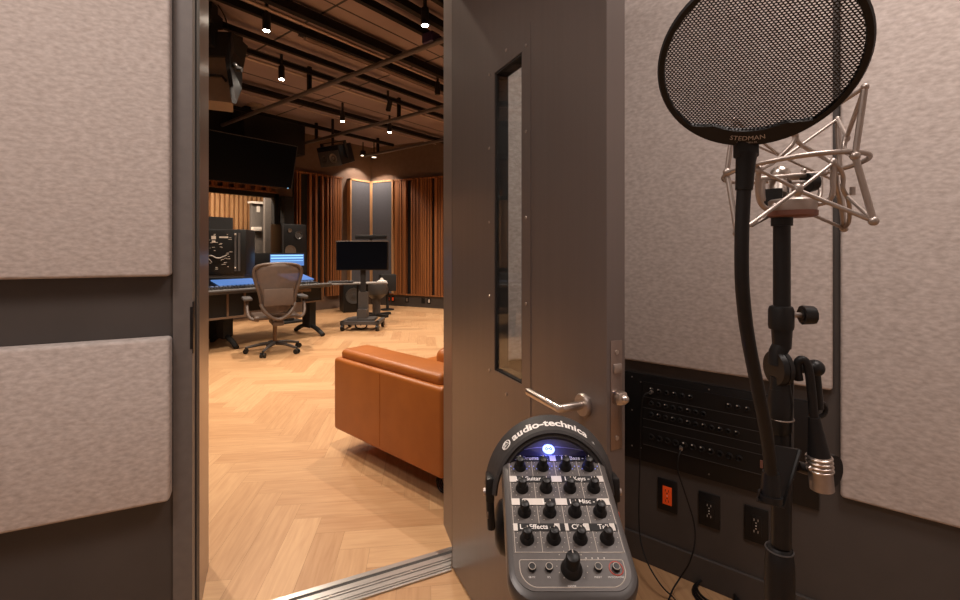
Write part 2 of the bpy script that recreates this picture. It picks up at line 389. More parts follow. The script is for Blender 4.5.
# felt panels
def felt(name, lo, hi, label, m=None, bev=0.010, grp=None):
    return tag(obj(name, B().box(lo, hi, None, bev, 3), M['felt'], mw=m), label, 'acoustic panel', grp)
PE = OW-0.052
felt('felt_absorber', (PE-2.1, -0.055, 1.172), (PE, 0, 2.86), 'tall light grey felt panel on the left wall above the dark gap', DM)
felt('felt_absorber', (PE-2.1, -0.060, 0.508), (PE, 0, 0.990), 'lower light grey felt panel on the left wall below the dark gap', DM)
felt('felt_absorber', (1.822, 0.010, 0.803), (1.85, 0.935, 2.88), 'tall grey felt panel above the patch bay behind the microphone stand')
felt('felt_absorber', (1.822, -1.58, 0.472), (1.85, -0.009, 2.88), 'grey felt panel at the right edge reaching lower than its neighbour')

felt('felt_absorber', (0.10, -0.045, 0.80), (0.53, 0, 2.86), 'grey felt panel seen through the narrow glass of the open door', DM)
# ------------------------------------------------------------------ DOOR
dr = thing('door_1', None, None, m=DM.copy()); dr['kind'] = 'structure'
DW = 0.897
# leaf with a real window opening: local x = thickness 0..0.05, y = -distance from hinge
g0, g1, gz0, gz1 = 0.372, 0.543, 0.868, 1.812
b = B().box((0, -g0, 0.012), (0.05, -0.004, DH-0.005)).box((0, -DW, 0.012), (0.05, -g1, DH-0.005)).box((0, -g1, 0.012), (0.05, -g0, gz0)).box((0, -g1, gz1), (0.05, -g0, DH-0.005))
obj('door_leaf', b, M['door'], dr, smooth=False)
o0, o1, oz0, oz1 = 0.314, 0.590, 0.793, 1.875
for sx in ((-0.0016, 0.0), (0.05, 0.0516)):
    b = B().box((sx[0], -g0, oz0), (sx[1], -o0, oz1)).box((sx[0], -o1, oz0), (sx[1], -g1, oz1)).box((sx[0], -g1, oz0), (sx[1], -g0, gz0)).box((sx[0], -g1, gz1), (sx[1], -g0, oz1))
    o = obj('window_trim', b, M['door'], dr, smooth=False)
    if sx[0] < 0: front_trim = o
sb = B()
for t in [(o0+.022, z) for z in (0.86, 1.10, 1.34, 1.58, 1.82)] + [(o1-.022, z) for z in (0.86, 1.10, 1.34, 1.58, 1.82)] + [((o0+o1)/2, oz0+.022), ((o0+o1)/2, oz1-.022)]:
    obj('screw', B().cyl((-0.0045, -t[0], t[1]), (-0.0025, -t[0], t[1]), 0.0042, 0.005, 8), M['silver'], front_trim)
b = B().box((0.001, -g0-0.006, gz0), (0.049, -g0, gz1)).box((0.001, -g1, gz0), (0.049, -g1+0.006, gz1)).box((0.001, -g1, gz0), (0.049, -g0, gz0+0.006)).box((0.001, -g1, gz1-0.006), (0.049, -g0, gz1))
obj('glazing_bead', b, M['blackmatte'], dr, smooth=False)
obj('glass', B().box((0.006, -g1+0.004, gz0+0.004), (0.012, -g0-0.004, gz1-0.004)), M['doorglass'], dr, smooth=False)
# handle
HS, HZ = 0.822, 0.897
def lever(sign):
    x0 = 0 if sign < 0 else 0.05
    pr = obj('door_handle', B().tube([(x0+sign*0.008, -HS, HZ), (x0+sign*0.063, -HS, HZ), (x0+sign*0.066, -HS+0.003, HZ), (x0+sign*0.066, -HS+0.135, HZ)], 0.0095, 16), M['chrome'], dr)
    obj('handle_rose', B().lathe([(0.0, 0), (0.026, 0), (0.0265, 0.006), (0.024, 0.010), (0, 0.010)], Matrix.Translation((x0, -HS, HZ)) @ Matrix.Rotation(sign*PI/2, 4, 'Y')), M['silver'], pr)
lever(-1); lever(1)
obj('latch_plate', B().box((0.010, -DW-0.0018, 0.82), (0.042, -DW, 1.055), None, 0.001), M['jamb'], dr)
obj('latch_bolt', B().box((0.014, -DW-0.022, 0.920), (0.040, -DW, 0.948), None, 0.006).sph((0.030, -DW-0.022, 0.934), 0.009), M['chrome'], dr)
obj('deadlatch', B().box((0.016, -DW-0.006, 0.985), (0.038, -DW, 1.005), None, 0.002), M['silver'], dr)
sb = B()
for z in (0.845, 1.03): obj('latch_screw', B().cyl((0.026, -DW-0.0018, z), (0.026, -DW-0.0035, z), 0.005, n=10), M['chrome'], dr)
for z in (0.25, 1.2, 2.2):
    obj('hinge', B().cyl((0.006, -0.002, z-0.05), (0.006, -0.002, z+0.05), 0.006), M['frame'], dr) if False else None

# ------------------------------------------------------------------ PATCH BAY on the right wall (wall face x = 1.85)
WX = 1.838
pb = thing('wall_patch_bay', 'black steel patch bay plate with rows of jacks set in the wall', 'patch bay', (WX+0.012, 0.37, 0.0))
obj('plate', B().box((WX, 0.045, 0.405), (1.85, 0.70, 0.752), None, 0.001), M['blackmetal'], pb, world=True)
RP = [(0.665, 0.725), (0.622, 0.664), (0.578, 0.621), (0.545, 0.577), (0.475, 0.543)]
for z0, z1 in RP:
    obj('rack_panel', B().box((WX-0.004, 0.125, z0+0.0006), (WX, 0.612, z1-0.0006), None, 0.0008), M['black'], pb, world=True, smooth=False)
for z0, z1 in RP:
    pass
ep = B()
for z in (0.6645, 0.6215, 0.5775, 0.544, 0.4745): ep.box((WX-0.0052, 0.125, z-0.0007), (WX-0.0038, 0.61, z+0.0007))
obj('panel_edge', ep, M['consolegrey'], pb, world=True, smooth=False)
def jack(y, z, r, tip):
    b = B(); m = Matrix.Translation((WX-0.004, y, z)) @ Matrix.Rotation(-PI/2, 4, 'Y')
    b.lathe([(r, 0), (r, 0.004), (r*0.72, 0.006), (r*0.6, 0.004), (r*0.55, 0.0)], m, 14)
    j = obj('jack_socket', b, M['black'], pb, world=True)
    if tip: obj('socket_contact', B().sph((WX-0.0095, y+r*0.2, z+r*0.65), r*0.26, 6), M['lineprint'], j, world=True)
for k in range(6): jack(0.577-k*0.0287, 0.697, 0.0095, k % 2 == 1 or k == 0)
for k in range(5): jack(0.305-k*0.0287, 0.692, 0.0095, True)
for k in range(8): jack(0.577-k*0.0270, 0.644, 0.0098, k % 3 == 2)
for k in range(12): jack(0.577-k*0.0270, 0.600, 0.0098, k % 2 == 1)
for k in range(11): jack(0.577-k*0.0305, 0.512, 0.0118, k in (4, 5, 6, 7))
for k in range(3): obj('toggle_switch', B().box((WX-0.010, 0.20-k*0.025, 0.50), (WX-0.004, 0.208-k*0.025, 0.525)), M['redplate'], pb, world=True)
sb = B()
for y, z in [(0.655, 0.735), (0.655, 0.60), (0.655, 0.455), (0.37, 0.737), (0.37, 0.425), (0.62, 0.72), (0.62, 0.455)]: obj('screw', B().cyl((WX-0.002, y, z), (WX, y, z), 0.003, n=8), M['silver'], pb, world=True)

def outlet(px, py, insert, label):
    p = PX(px, py, 1.84); y, z = p.y, p.z
    t = thing('wall_outlet', label, 'wall outlet', (1.85, y, z), 0, 'outlets under the patch bay')
    obj('cover_plate', B().box((-0.007, -0.0365, -0.061), (0, 0.0365, 0.061), None, 0.002), M['black'], t)
    i = obj('socket_insert', B().box((-0.0095, -0.017, -0.035), (-0.006, 0.017, 0.035), None, 0.001), M[insert], t)
    b = B()
    for s_ in (-1, 1):
        for q in (-1, 1): b.box((-0.0103, q*0.006-0.001, s_*0.020-0.004), (-0.0094, q*0.006+0.001, s_*0.020+0.004))
        b.cyl((-0.0094, 0, s_*0.020-s_*0.010), (-0.0103, 0, s_*0.020-s_*0.010), 0.0023, n=8)
    obj('socket_slots', b, M['blackmatte'] if insert == 'orange' else M['lineprint'], i)
    obj('cover_screw', B().sph((-0.0098, 0, 0), 0.0022, 6), M['white'], i)
outlet(667, 496, 'orange', 'bright orange wall outlet in a black plate under the patch bay')
outlet(709, 511, 'black', 'all-black wall outlet in the middle between two others')
outlet(756, 526, 'black', 'all-black wall outlet partly hidden by the microphone stand')

# cables from patch bay
def cable(name, pts, r, label, m='rubber', sm=3):
    return tag(obj(name, B().tube(pts, r, 8, smooth=sm), M[m]), label, 'cable')
def wallp(px, py, x=1.822): return PX(px, py, x)
g1_ = PF(668, 598); g2_ = PF(655, 598)
pc = thing('patch_cable', 'thin black cable hanging from the lower jack row to the floor', 'cable', tuple(PX(681, 448, 1.83)))
obj('cord', B().tube([PX(681, 449, 1.818), PX(678, 458, 1.79), PX(677, 470, 1.79), PX(684, 490, 1.79), PX(697, 530, 1.78), PX(692, 560, 1.74), P(680, 578, 1.66), P(672, 590, 1.62)+Vector((0, 0, 0.0)), PF(668, 604)+Vector((0, 0, .004)), PF(640, 640)+Vector((0, 0, .004))], 0.0028, 8, smooth=3), M['rubber'], pc, world=True)
obj('plug', B().cyl(PX(681, 447, 1.834), PX(681, 449.5, 1.815), 0.007, 0.006, 12), M['silver'], pc, world=True)
pc = thing('patch_cable', 'thin black cable dropping from the top left jack beside the door edge', 'cable', tuple(PX(644, 400, 1.83)))
obj('cord', B().tube([PX(651, 392, 1.815), PX(643, 394, 1.79), PX(641, 410, 1.79), PX(640, 460, 1.80), PX(638, 530, 1.79), P(645, 560, 1.70), P(662, 588, 1.62), PF(676, 600)+Vector((0, 0, .004)), PF(700, 640)+Vector((0, 0, .004))], 0.0028, 8, smooth=3), M['rubber'], pc, world=True)
obj('plug', B().cyl(PX(652, 391.5, 1.834), PX(650, 393, 1.812), 0.007, 0.006, 12), M['silver'], pc, world=True)
# floor coil
c0 = PF(716, 598); b = B()
for k in range(3):
    b.tube([c0+Vector((math.cos(a)*(0.075-0.006*k), math.sin(a)*(0.075-0.006*k), 0.005+0.008*k)) for a in [i*2*PI/24 for i in range(24)]], 0.0045, 8, closed=True)
tag(obj('cable_coil', b, M['rubber']), 'black coil of cable on the booth floor below the wall outlets', 'cable')

# ------------------------------------------------------------------ HEADPHONE MIXER (foreground)
TL = math.radians(23)
vax = FW*math.cos(TL)+UP*math.sin(TL)
MO = cw(0.0987, 0.519, 0.923)
MM = frame_m(MO, RT, RT.cross(vax))
def MX(px, py):
    d = RT*((px-480)/F)+FW+UP*(-(py-HY)/F); o = Vector((0, 0, CH)); n = RT.cross(vax)
    t = (MO-o).dot(n)/d.dot(n); q = o+d*t-MO; return q.dot(RT), q.dot(vax)
mx = thing('headphone_mixer', 'grey personal headphone mixer with rows of black knobs on a stand', 'mixer', m=MM)
HWm = 0.0695; V0, V1 = -0.064, 0.148
def rrect(x0, y0, x1, y1, rb, rt, n=8):
    pts = []
    for cx, cy, r, a0 in ((x1-rb, y0+rb, rb, -PI/2), (x1-rt, y1-rt, rt, 0), (x0+rt, y1-rt, rt, PI/2), (x0+rb, y0+rb, rb, PI)):
        for k in range(n+1):
            a = a0+PI/2*k/n; pts.append((cx+r*math.cos(a), cy+r*math.sin(a)))
    return pts
def bulged(x0, y0, x1, y1, rb, rt, bulge):
    out = []
    for x, y in rrect(x0, y0, x1, y1, rb, rt):
        if y < y0+rb: y -= bulge*(1-(x/((x1-x0)/2))**2)
        out.append((x, y))
    return out
def shell(b, layers):
    rings = [[b.b.verts.new((x, y, z)) for x, y in poly] for poly, z in layers]
    for a, c in zip(rings, rings[1:]):
        for i in range(len(a)): b.b.faces.new((a[i], a[(i+1) % len(a)], c[(i+1) % len(a)], c[i]))
    b.b.faces.new(list(reversed(rings[0]))); b.b.faces.new(rings[-1])
b = B()
def inset(d_): return bulged(-HWm+d_, V0+d_, HWm-d_, V1-d_, 0.026, 0.012, 0.006)
shell(b, [(inset(0.012), -0.040), (inset(0.003), -0.034), (inset(0.0), -0.020), (inset(0.0), -0.006), (inset(0.0015), -0.002), (inset(0.005), 0.0)])
obj('case', b, M['greycase'], mx)
# face plate
fp = obj('face_plate', B().prism(bulged(-HWm+0.0075, V0+0.008, HWm-0.0075, V1-0.006, 0.02, 0.008, 0.004), 0.0, 0.0008), M['greypanel'], mx)
def outline(pts, z, r): return B().tube([(x, y, z) for x, y in pts], r, 6, closed=True)
obj('print_border', outline(bulged(-0.056, -0.052, 0.056, -0.0265, 0.016, 0.002, 0.005), 0.0008, 0.0005), M['lineprint'], fp)
obj('top_curve_line', B().tube([(x, 0.129-3.4*x*x, 0.0008) for x in [i*0.006-0.054 for i in range(19)]], 0.0004, 5), M['lineprint'], fp)
KS = 0.0302; KV = 0.0327
# four channel rows
lb = B(); tb = B(); pr = B(); tk = B(); tx = B()
rows = [("L - Drums - R", "L - Bass - R"), ("L - Guitar - R", "L - Keys - R"), ("L -       L -", "L - Misc - R"), ("L - Effects - R", None)]
for r in range(4):
    v = KV*(3-r)-0.003
    y = v+0.0135
    lb.box((-0.060, y-0.0046, 0.0008), (0.060, y+0.0046, 0.0014))
    for k in range(4):
        x = (k-1.5)*KS
        pr.tube([(x-KS/2+0.0008, v+0.0105, 0.001), (x-KS/2+0.0008, v-0.015, 0.001)], 0.00035, 4)
        for a in range(11):
            an = math.radians(-50+a*28); tk.box((x+0.0125*math.cos(an)-0.0004, v+0.0125*math.sin(an)-0.0004, 0.0008), (x+0.0125*math.cos(an)+0.0004, v+0.0125*math.sin(an)+0.0004, 0.0011))
    pr.tube([(0.0605, v+0.0105, 0.001), (0.0605, v-0.015, 0.001)], 0.00035, 4)
    pr.tube([(-0.0605, v-0.0155, 0.001), (0.0605, v-0.0155, 0.001)], 0.0004, 4)
    tapes = {0: [(-0.004, 0.004)], 1: [(-0.0605, -0.052), (-0.0065, 0.0065), (0.053, 0.0605)], 2: [(-0.060, -0.050), (-0.046, -0.020), (-0.006, 0.008), (0.046, 0.060)], 3: [(-0.060, -0.055), (-0.012, -0.006), (0.0, 0.004), (0.052, 0.058), (0.022, 0.028)]}[r]
    for t0, t1 in tapes: tb.box((t0, y-0.0044, 0.0014), (t1, y+0.0044, 0.0017))
    if rows[r][1]:
        merge(tx, text_bm(rows[r][0], 0.0082, bold=0.00012), Matrix.Translation((-KS, y, 0.0019))); merge(tx, text_bm(rows[r][1], 0.0082, bold=0.00012), Matrix.Translation((KS, y, 0.0019)))
    else:
        merge(tx, text_bm("L - Effects - R", 0.0082, bold=0.00012), Matrix.Translation((-KS, y, 0.0019))); merge(tx, text_bm("Click", 0.0082, bold=0.00012), Matrix.Translation((KS*0.5+0.001, y, 0.0019))); merge(tx, text_bm("Talk", 0.0082, bold=0.00012), Matrix.Translation((KS*1.5, y, 0.0019)))
obj('label_strip', lb, M['blackmatte'], mx)
obj('white_tape', tb, M['tape'], mx)
obj('printed_lines', pr, M['lineprint'], fp)
obj('scale_ticks', tk, M['lineprint'], fp)
obj('channel_lettering', tx, M['white'], mx, smooth=False)
def knob(x, v, s, name='knob'):
    prof = [(0, 0), (0.0098*s, 0), (0.0098*s, 0.0015*s), (0.0088*s, 0.003*s), (0.0082*s, 0.006*s), (0.0066*s, 0.0075*s), (0.0064*s, 0.017*s), (0.0056*s, 0.0188*s), (0.0035*s, 0.0196*s), (0, 0.0198*s)]
    k = obj(name, B().lathe(prof, Matrix.Translation((x, v, 0.0008)), 24), M['black'], mx)
    obj('pointer', B().box((x-0.0005, v+0.002*s, 0.0202*s), (x+0.0005, v+0.005*s, 0.0206*s)), M['lineprint'], k)
for r in range(4):
    for k in range(4): knob((k-1.5)*KS, KV*(3-r)-0.003, 0.84)
knob(MX(571.5, 570)[0], MX(571.5, 570)[1], 1.18, 'master_knob')
lt = B()
for px, t in ((532, 'SOLO'), (549, 'AUX'), (598, 'PRESET'), (616, 'ROOM MIC')):
    x, v = MX(px, 569)
    obj('push_button', B().lathe([(0.0042, 0), (0.0042, 0.003), (0.0034, 0.0042), (0, 0.0042)], Matrix.Translation((x, v, 0.0008)), 16), M['black'], mx)
    merge(lt, B().tube([(x+0.0036*math.cos(a*PI/8), v+0.0036*math.sin(a*PI/8), 0.005) for a in range(16)], 0.0004, 5, closed=True))
    if px == 616: obj('red_ring', B().tube([(x+0.0072*math.cos(a*PI/10), v+0.0072*math.sin(a*PI/10), 0.001) for a in range(20)], 0.0006, 5, closed=True), M['red'], fp)
x0, v0 = MX(572, 566)
for a in range(13):
    an = math.radians(-50+a*23.3); lt.box((x0+0.0165*math.cos(an)-0.0005, v0+0.0165*math.sin(an)-0.0005, 0.0008), (x0+0.0165*math.cos(an)+0.0005, v0+0.0165*math.sin(an)+0.0005, 0.0012))
obj('button_markings', lt, M['lineprint'], fp)
ld = B()
for px in (586, 592, 598, 604):
    x, v = MX(px, 559); ld.sph((x, v, 0.001), 0.0009, 6)
obj('level_lights', ld, M['white'], fp)
sm_ = B()
for px, t in ((532, 'MUTE'), (549, 'EQ'), (598, 'PRESET'), (616, 'MICROPHONE')):
    x, v = MX(px, 578); merge(sm_, text_bm(t, 0.0026), Matrix.Translation((x, v, 0.0012)))
merge(sm_, text_bm('MASTER', 0.0024), Matrix.Translation((MX(572, 587)[0], MX(572, 587)[1], 0.0012)))
merge(sm_, text_bm('HEAR BACK PRO', 0.0046, sx=1.15), Matrix.Translation((0.0, MX(550, 457)[1], 0.0012)))
obj('small_lettering', sm_, M['white'], fp, smooth=False)
# lit badge
x, v = MX(548.5, 450)
bd = obj('logo_badge', B().cyl((x, v, 0.0008), (x, v, 0.002), 0.0083, n=28), M['blueled'], mx)
e = B()
for s_ in (-1, 1): e.tube([(x+s_*0.0030+0.0012*math.cos(a), v+0.0022*math.sin(a), 0.0022) for a in [i*PI/5 for i in range(10)]], 0.0005, 5, closed=True)
e.tube([(x-0.002, v, 0.0022), (x+0.002, v, 0.0022)], 0.0005, 5)
obj('badge_mark', e, M['consolegrey'], bd)
e = B()
for k in range(4):
    for a in range(6):
        an = math.radians(200+a*28); xx = (k-1.5)*KS; e.sph((xx+0.013*math.cos(an), KV*3+0.010*math.sin(an)+0.001, 0.0014), 0.0006, 5)
obj('channel_lights', e, M['blueglow'], mx)
pl = bpy.data.lights.new('badge_light', 'POINT'); pl.energy = 0.055; pl.color = (0.12, 0.15, 1.0); pl.shadow_soft_size = 0.006
plo = bpy.data.objects.new('badge_light', pl); C.objects.link(plo); plo.location = MM @ Vector((x, v, 0.012))
# mixer stand
ms = thing('mixer_stand', 'black stand carrying the headphone mixer', 'stand', tuple(cw(0.0987, 0.60, 0)))
topc = MM @ Vector((0, 0.045, -0.042)); base = Vector((topc.x, topc.y, 0))
obj('stand_pole', B().cyl(base+Vector((0, 0, .02)), topc-Vector((0, 0, 0.012)), 0.011), M['blackmetal'], ms, world=True)
obj('mount_plate', B().box((-0.035, 0.01, -0.0465), (0.035, 0.08, -0.0405), MM), M['blackmetal'], ms, world=True)
obj('round_base', B().lathe([(0, 0), (0.13, 0), (0.13, 0.012), (0.02, 0.022), (0, 0.022)], Matrix.Translation(base)), M['blackmetal'], ms, world=True)

# ------------------------------------------------------------------ HEADPHONES
HPm = frame_m(cw(0.0985, 0.626, 0.914), RT, RT.cross(FW*math.sin(math.radians(5))+UP*math.cos(math.radians(5))))   # x across, y up along the arch, z towards the viewer
hp = thing('headphones', 'black over-ear headphones hung over the top of the mixer', 'headphones', m=HPm)
def arch(a, rx, ry): return Vector((rx*math.cos(a), ry*math.sin(a), 0))
AX, AY = 0.0840, 0.094
def band(b, rx, ry, wz0, wz1, th, a0, a1, n=40, slope=0.0):
    rings = []
    for i in range(n+1):
        a = a0+(a1-a0)*i/n; o_ = arch(a, rx, ry); nn = Vector((math.cos(a)*ry, math.sin(a)*rx, 0)).normalized()
        w_ = 1.0
        prof = [(-0.5, -th/2), (0.5, -th/2), (0.56, 0), (0.5, th/2), (-0.5, th/2), (-0.56, 0)]
        ring = []
        for z_, t_ in prof:
            zz = (wz0+wz1)/2+z_*(wz1-wz0)*w_
            ring.append(b.b.verts.new(o_+nn*(t_-slope*zz)+Vector((0, 0, zz))))
        rings.append(ring)
    for p, q in zip(rings, rings[1:]):
        for k in range(6): b.b.faces.new((p[k], p[(k+1) % 6], q[(k+1) % 6], q[k]))
    b.b.faces.new(list(reversed(rings[0]))); b.b.faces.new(rings[-1])
    return b
SLP = 0.30
obj('headband', band(B(), AX, AY, -0.017, 0.018, 0.006, math.radians(4), math.radians(176), slope=SLP), M['hpband'], hp)
obj('headband_pad', band(B(), AX-0.006, AY-0.006, -0.016, 0.017, 0.008, math.radians(28), math.radians(152), slope=SLP), M['hpband'], hp)
# lettering bent onto the band
def bend(b, zoff):
    Ltab = []; s_ = 0; prev = None; N_ = 400
    for i in range(N_+1):
        a = PI-(PI*i/N_); p = arch(a, AX, AY)
        if prev is not None: s_ += (p-prev).length
        Ltab.append((s_, a)); prev = p
    mid = s_/2
    for v in b.b.verts:
        t = mid+v.co.x; i = min(range(len(Ltab)), key=lambda k: abs(Ltab[k][0]-t))
        a = Ltab[i][1]; o_ = arch(a, AX, AY); nn = Vector((math.cos(a)*AY, math.sin(a)*AX, 0)).normalized(); zz = zoff-v.co.y
        v.co = o_+nn*(0.0034-SLP*zz+v.co.z)+Vector((0, 0, zz))
    return b
tb = text_bm('audio-technica', 0.0190, bold=0.00055, sx=0.98)
bmesh.ops.triangulate(tb.b, faces=tb.b.faces)
bmesh.ops.translate(tb.b, vec=(-0.003, 0.0, 0), verts=tb.b.verts)
for _ in range(1): bmesh.ops.subdivide_edges(tb.b, edges=[e for e in tb.b.edges if e.calc_length() > 0.003], cuts=1)
merge(tb, text_bm('®', 0.006), Matrix.Translation((0.063, -0.004, 0)))
obj('brand_lettering', bend(tb, 0.004), M['white'], hp, smooth=False)
lg = B().tube([(-0.0690+0.0066*math.cos(a*PI/12), 0.0066*math.sin(a*PI/12), 0.0002) for a in range(24)], 0.0007, 5, closed=True)
lg.tube([(-0.069, 0.0066, .0002), (-0.0742, -0.004, .0002)], 0.0006, 5).tube([(-0.069, 0.0066, .0002), (-0.0638, -0.004, .0002)], 0.0006, 5).tube([(-0.0715, -0.001, .0002), (-0.0665, -0.001, .0002)], 0.0006, 5)
obj('brand_mark', bend(lg, 0.004), M['white'], hp)
for s_ in (-1, 1):
    ys = obj('yoke', B().tube([(s_*AX, 0.012, 0.0), (s_*(AX+0.001), -0.012, 0.002), (s_*(AX-0.001), -0.045, 0.0)], 0.0055, 8, smooth=2).box((s_*(AX+0.001)-0.006, -0.006, -0.014), (s_*(AX+0.001)+0.006, 0.026, 0.014), None, 0.003), M['black'], hp)
    obj('hinge_screw', B().cyl((s_*(AX+0.006), 0.006, 0.006), (s_*(AX+0.010), 0.006, 0.006), 0.0055, 0.0045, 12), M['silver'], ys)
    obj('red_ring', B().tube([(s_*(AX+0.004), -0.022+0.0035*math.cos(a*PI/6), 0.012+0.0035*math.sin(a*PI/6)) for a in range(12)], 0.0009, 5, closed=True), M['red'] if s_ > 0 else M['consoletrim'], ys)
    mm = Matrix.Translation((s_*(AX-0.028), -0.062, -0.040)) @ Matrix.Rotation(s_*PI/2, 4, 'Y')
    obj('ear_cup', B().lathe([(0, 0.022), (0.022, 0.021), (0.034, 0.014), (0.038, 0.004), (0.037, -0.002), (0, -0.002)], mm), M['black'], hp)
    obj('ear_pad', B().lathe([(0.018, -0.003), (0.036, -0.003), (0.039, -0.010), (0.036, -0.017), (0.022, -0.018), (0.018, -0.003)], mm), M['rubber'], hp)

# ------------------------------------------------------------------ MICROPHONE STAND, SHOCK MOUNT, POP FILTER
SX, SZ = 0.388, 0.585           # stand axis in camera ground coordinates
def S(dx, z, dz=0): return cw(SX+dx, SZ+dz, z)
def sy(py, Z=SZ): return CH-(py-HY)/F*Z
st = thing('microphone_stand', 'black microphone stand with knobs and a swivel joint in front of the right wall', 'microphone stand', tuple(S(0, 0)))
obj('upper_tube', B().cyl(S(0, sy(330)), S(0, sy(219)), 0.0098, n=24), M['blackmetal'], st, world=True)
obj('top_thread_cap', B().cyl(S(0, sy(226)), S(0, sy(218)), 0.0122, n=24), M['black'], st, world=True)
obj('clutch_collar', B().lathe([(0, 0), (0.0138, 0), (0.0145, 0.004), (0.0145, 0.024), (0.013, 0.029), (0.011, 0.030), (0, 0.030)], Matrix.Translation(S(-0.001, sy(329)))), M['black'], st, world=True)
kn = obj('locking_knob', B().cyl(S(0.026, sy(315)), S(0.040, sy(315), -0.002), 0.0125, 0.0115, 10).cyl(S(0.024, sy(315)), S(0.027, sy(315)), 0.008, n=12), M['black'], st, world=True)
obj('knob_screw', B().cyl(S(0.012, sy(315)), S(0.026, sy(315)), 0.0035, n=10), M['silver'], kn, world=True)
obj('neck', B().cyl(S(0, sy(348)), S(0, sy(328)), 0.0105, 0.012, 20), M['blackmetal'], st, world=True)
# swivel joint
jc = S(-0.002, sy(368))
jt = obj('swivel_joint', B().cyl(jc-RT*0.009, jc-RT*0.002, 0.0215, 0.0225, n=32).cyl(jc-RT*0.001, jc+RT*0.005, 0.0225, 0.0215, n=32), M['black'], st, world=True)
obj('joint_washer', B().cyl(jc+RT*0.004, jc+RT*0.0075, 0.017, n=28), M['chrome'], jt, world=True)
obj('joint_neck', B().tube([S(0, sy(345)), S(-0.005, sy(352)), S(-0.006, sy(365))], 0.0105, 12), M['black'], st, world=True)
obj('joint_bolt', B().cyl(jc+RT*0.006, jc+RT*0.042, 0.0068, n=16), M['blackmetal'], jt, world=True)
tp = jc+RT*0.045
th_ = obj('tee_handle', B().sph(tp, 0.0108, 12).cyl(tp, tp+Vector((0, 0, -0.052))+RT*0.004, 0.0055, 0.0062, 12).tube([tp+Vector((0, 0, -0.053))+RT*(0.004+0.0095*math.cos(a*PI/8))+Vector((0, 0, 0.0095*math.sin(a*PI/8))) for a in range(16)], 0.003, 8, closed=True), M['black'], st, world=True)
obj('mid_tube', B().tube([S(-0.003, sy(388)), S(-0.001, sy(400)), S(0.0, sy(452)), S(-0.001, sy(545))], 0.0115, 20), M['blackmetal'], st, world=True)
obj('joint_socket', B().lathe([(0.0118, -0.06), (0.0135, -0.055), (0.0145, -0.02), (0.0115, 0.0), (0.011, 0.012), (0, 0.012)], Matrix.Translation(S(-0.002, sy(386)))), M['black'], st, world=True)
obj('tube_ring', B().tube([S(-0.001, sy(418))+Vector((math.cos(a*PI/10), math.sin(a*PI/10), 0))*0.0138 for a in range(20)], 0.0011, 6, closed=True), M['silver'], st, world=True)
obj('boom_tube', B().cyl(S(0.013, sy(372), 0.012), S(0.013, sy(482), 0.012), 0.009, n=18), M['blackmetal'], st, world=True)
obj('grip_sleeve', B().lathe([(0, 0), (0.0168, 0), (0.0178, 0.15), (0.0170, 0.30), (0.0152, 0.318), (0.0118, 0.322)], Matrix.Translation(S(-0.003, sy(548)-0.320))), M['rubber'], st, world=True)
obj('sleeve_rim', B().tube([S(-0.003, sy(549))+Vector((math.cos(a*PI/10), math.sin(a*PI/10), 0))*0.0155 for a in range(20)], 0.001, 6, closed=True), M['consolegrey'], st, world=True)
obj('lower_tube', B().cyl(S(-0.003, 0.03), S(-0.003, sy(548)-0.31), 0.0155, n=20), M['blackmetal'], st, world=True)
for k in range(3):
    a = math.radians(100+120*k); e_ = S(0, 0.014)+Vector((math.cos(a), math.sin(a), 0))*0.20
    lg = obj('leg', B().tube([S(-0.003, 0.11), S(-0.003, 0.11)*0.4+e_*0.6+Vector((0, 0, 0.02)), e_], 0.009, 10, smooth=2), M['blackmetal'], st, world=True)
    obj('rubber_foot', B().sph(e_, 0.014, 10), M['rubber'], lg, world=True)

# mic cable with XLR
xc = thing('microphone_cable', 'black microphone cable with a silver XLR connector hanging beside the stand', 'cable', tuple(P(820, 488, SZ-.02)))
ZX = SZ-0.012
obj('cord', B().tube([P(799, 380, ZX), P(796, 364, ZX), P(802, 358, ZX-.004), P(808, 364, ZX-.006), P(811, 385, ZX-.006), P(814, 420, ZX-.006), P(815, 424, ZX-.006)], 0.0050, 12, smooth=3), M['rubber'], xc, world=True)
obj('strain_relief', B().tube([P(814, 417, ZX-.006), P(816, 432, ZX-.006), P(818, 446, ZX-.006), P(819, 456, ZX-.006)], lambda t: 0.0065+0.0062*t, 16), M['rubber'], xc, world=True)
xl = B().tube([P(819, 455, ZX-.006), P(822, 489, ZX-.006)], 0.0128, 24)
xo = obj('connector_barrel', xl, M['silver'], xc, world=True)
rb_ = B()
for k in range(4):
    c_ = P(819.0+0.4*k, 457+k*4.2, ZX-.006); ax_ = (P(822, 489, ZX-.006)-P(819, 455, ZX-.006)).normalized()
    u_ = ax_.orthogonal().normalized(); w_ = ax_.cross(u_)
    rb_.tube([c_+(u_*math.cos(a*PI/12)+w_*math.sin(a*PI/12))*0.0135 for a in range(24)], 0.0012, 6, closed=True)
obj('barrel_ridge', rb_, M['chrome'], xo, world=True)
obj('latch_tab', B().sph(P(810, 468, ZX-.016), 0.0028, 8), M['chrome'], xo, world=True)
# cable clip behind the connector
cc = thing('cable_clip', 'round black cable clip behind the silver XLR connector', 'clip', tuple(P(832, 473, SZ+.01)))
c_ = P(833, 472, SZ+0.012)
obj('clip_disc', B().cyl(c_, c_+FW*0.010-RT*.004, 0.0215, n=28), M['rubber'], cc, world=True)
obj('clip_arm', B().tube([c_-RT*0.012, P(806, 469, SZ+.012), P(797, 466, SZ+0.012)], 0.0070, 10), M['black'], cc, world=True)

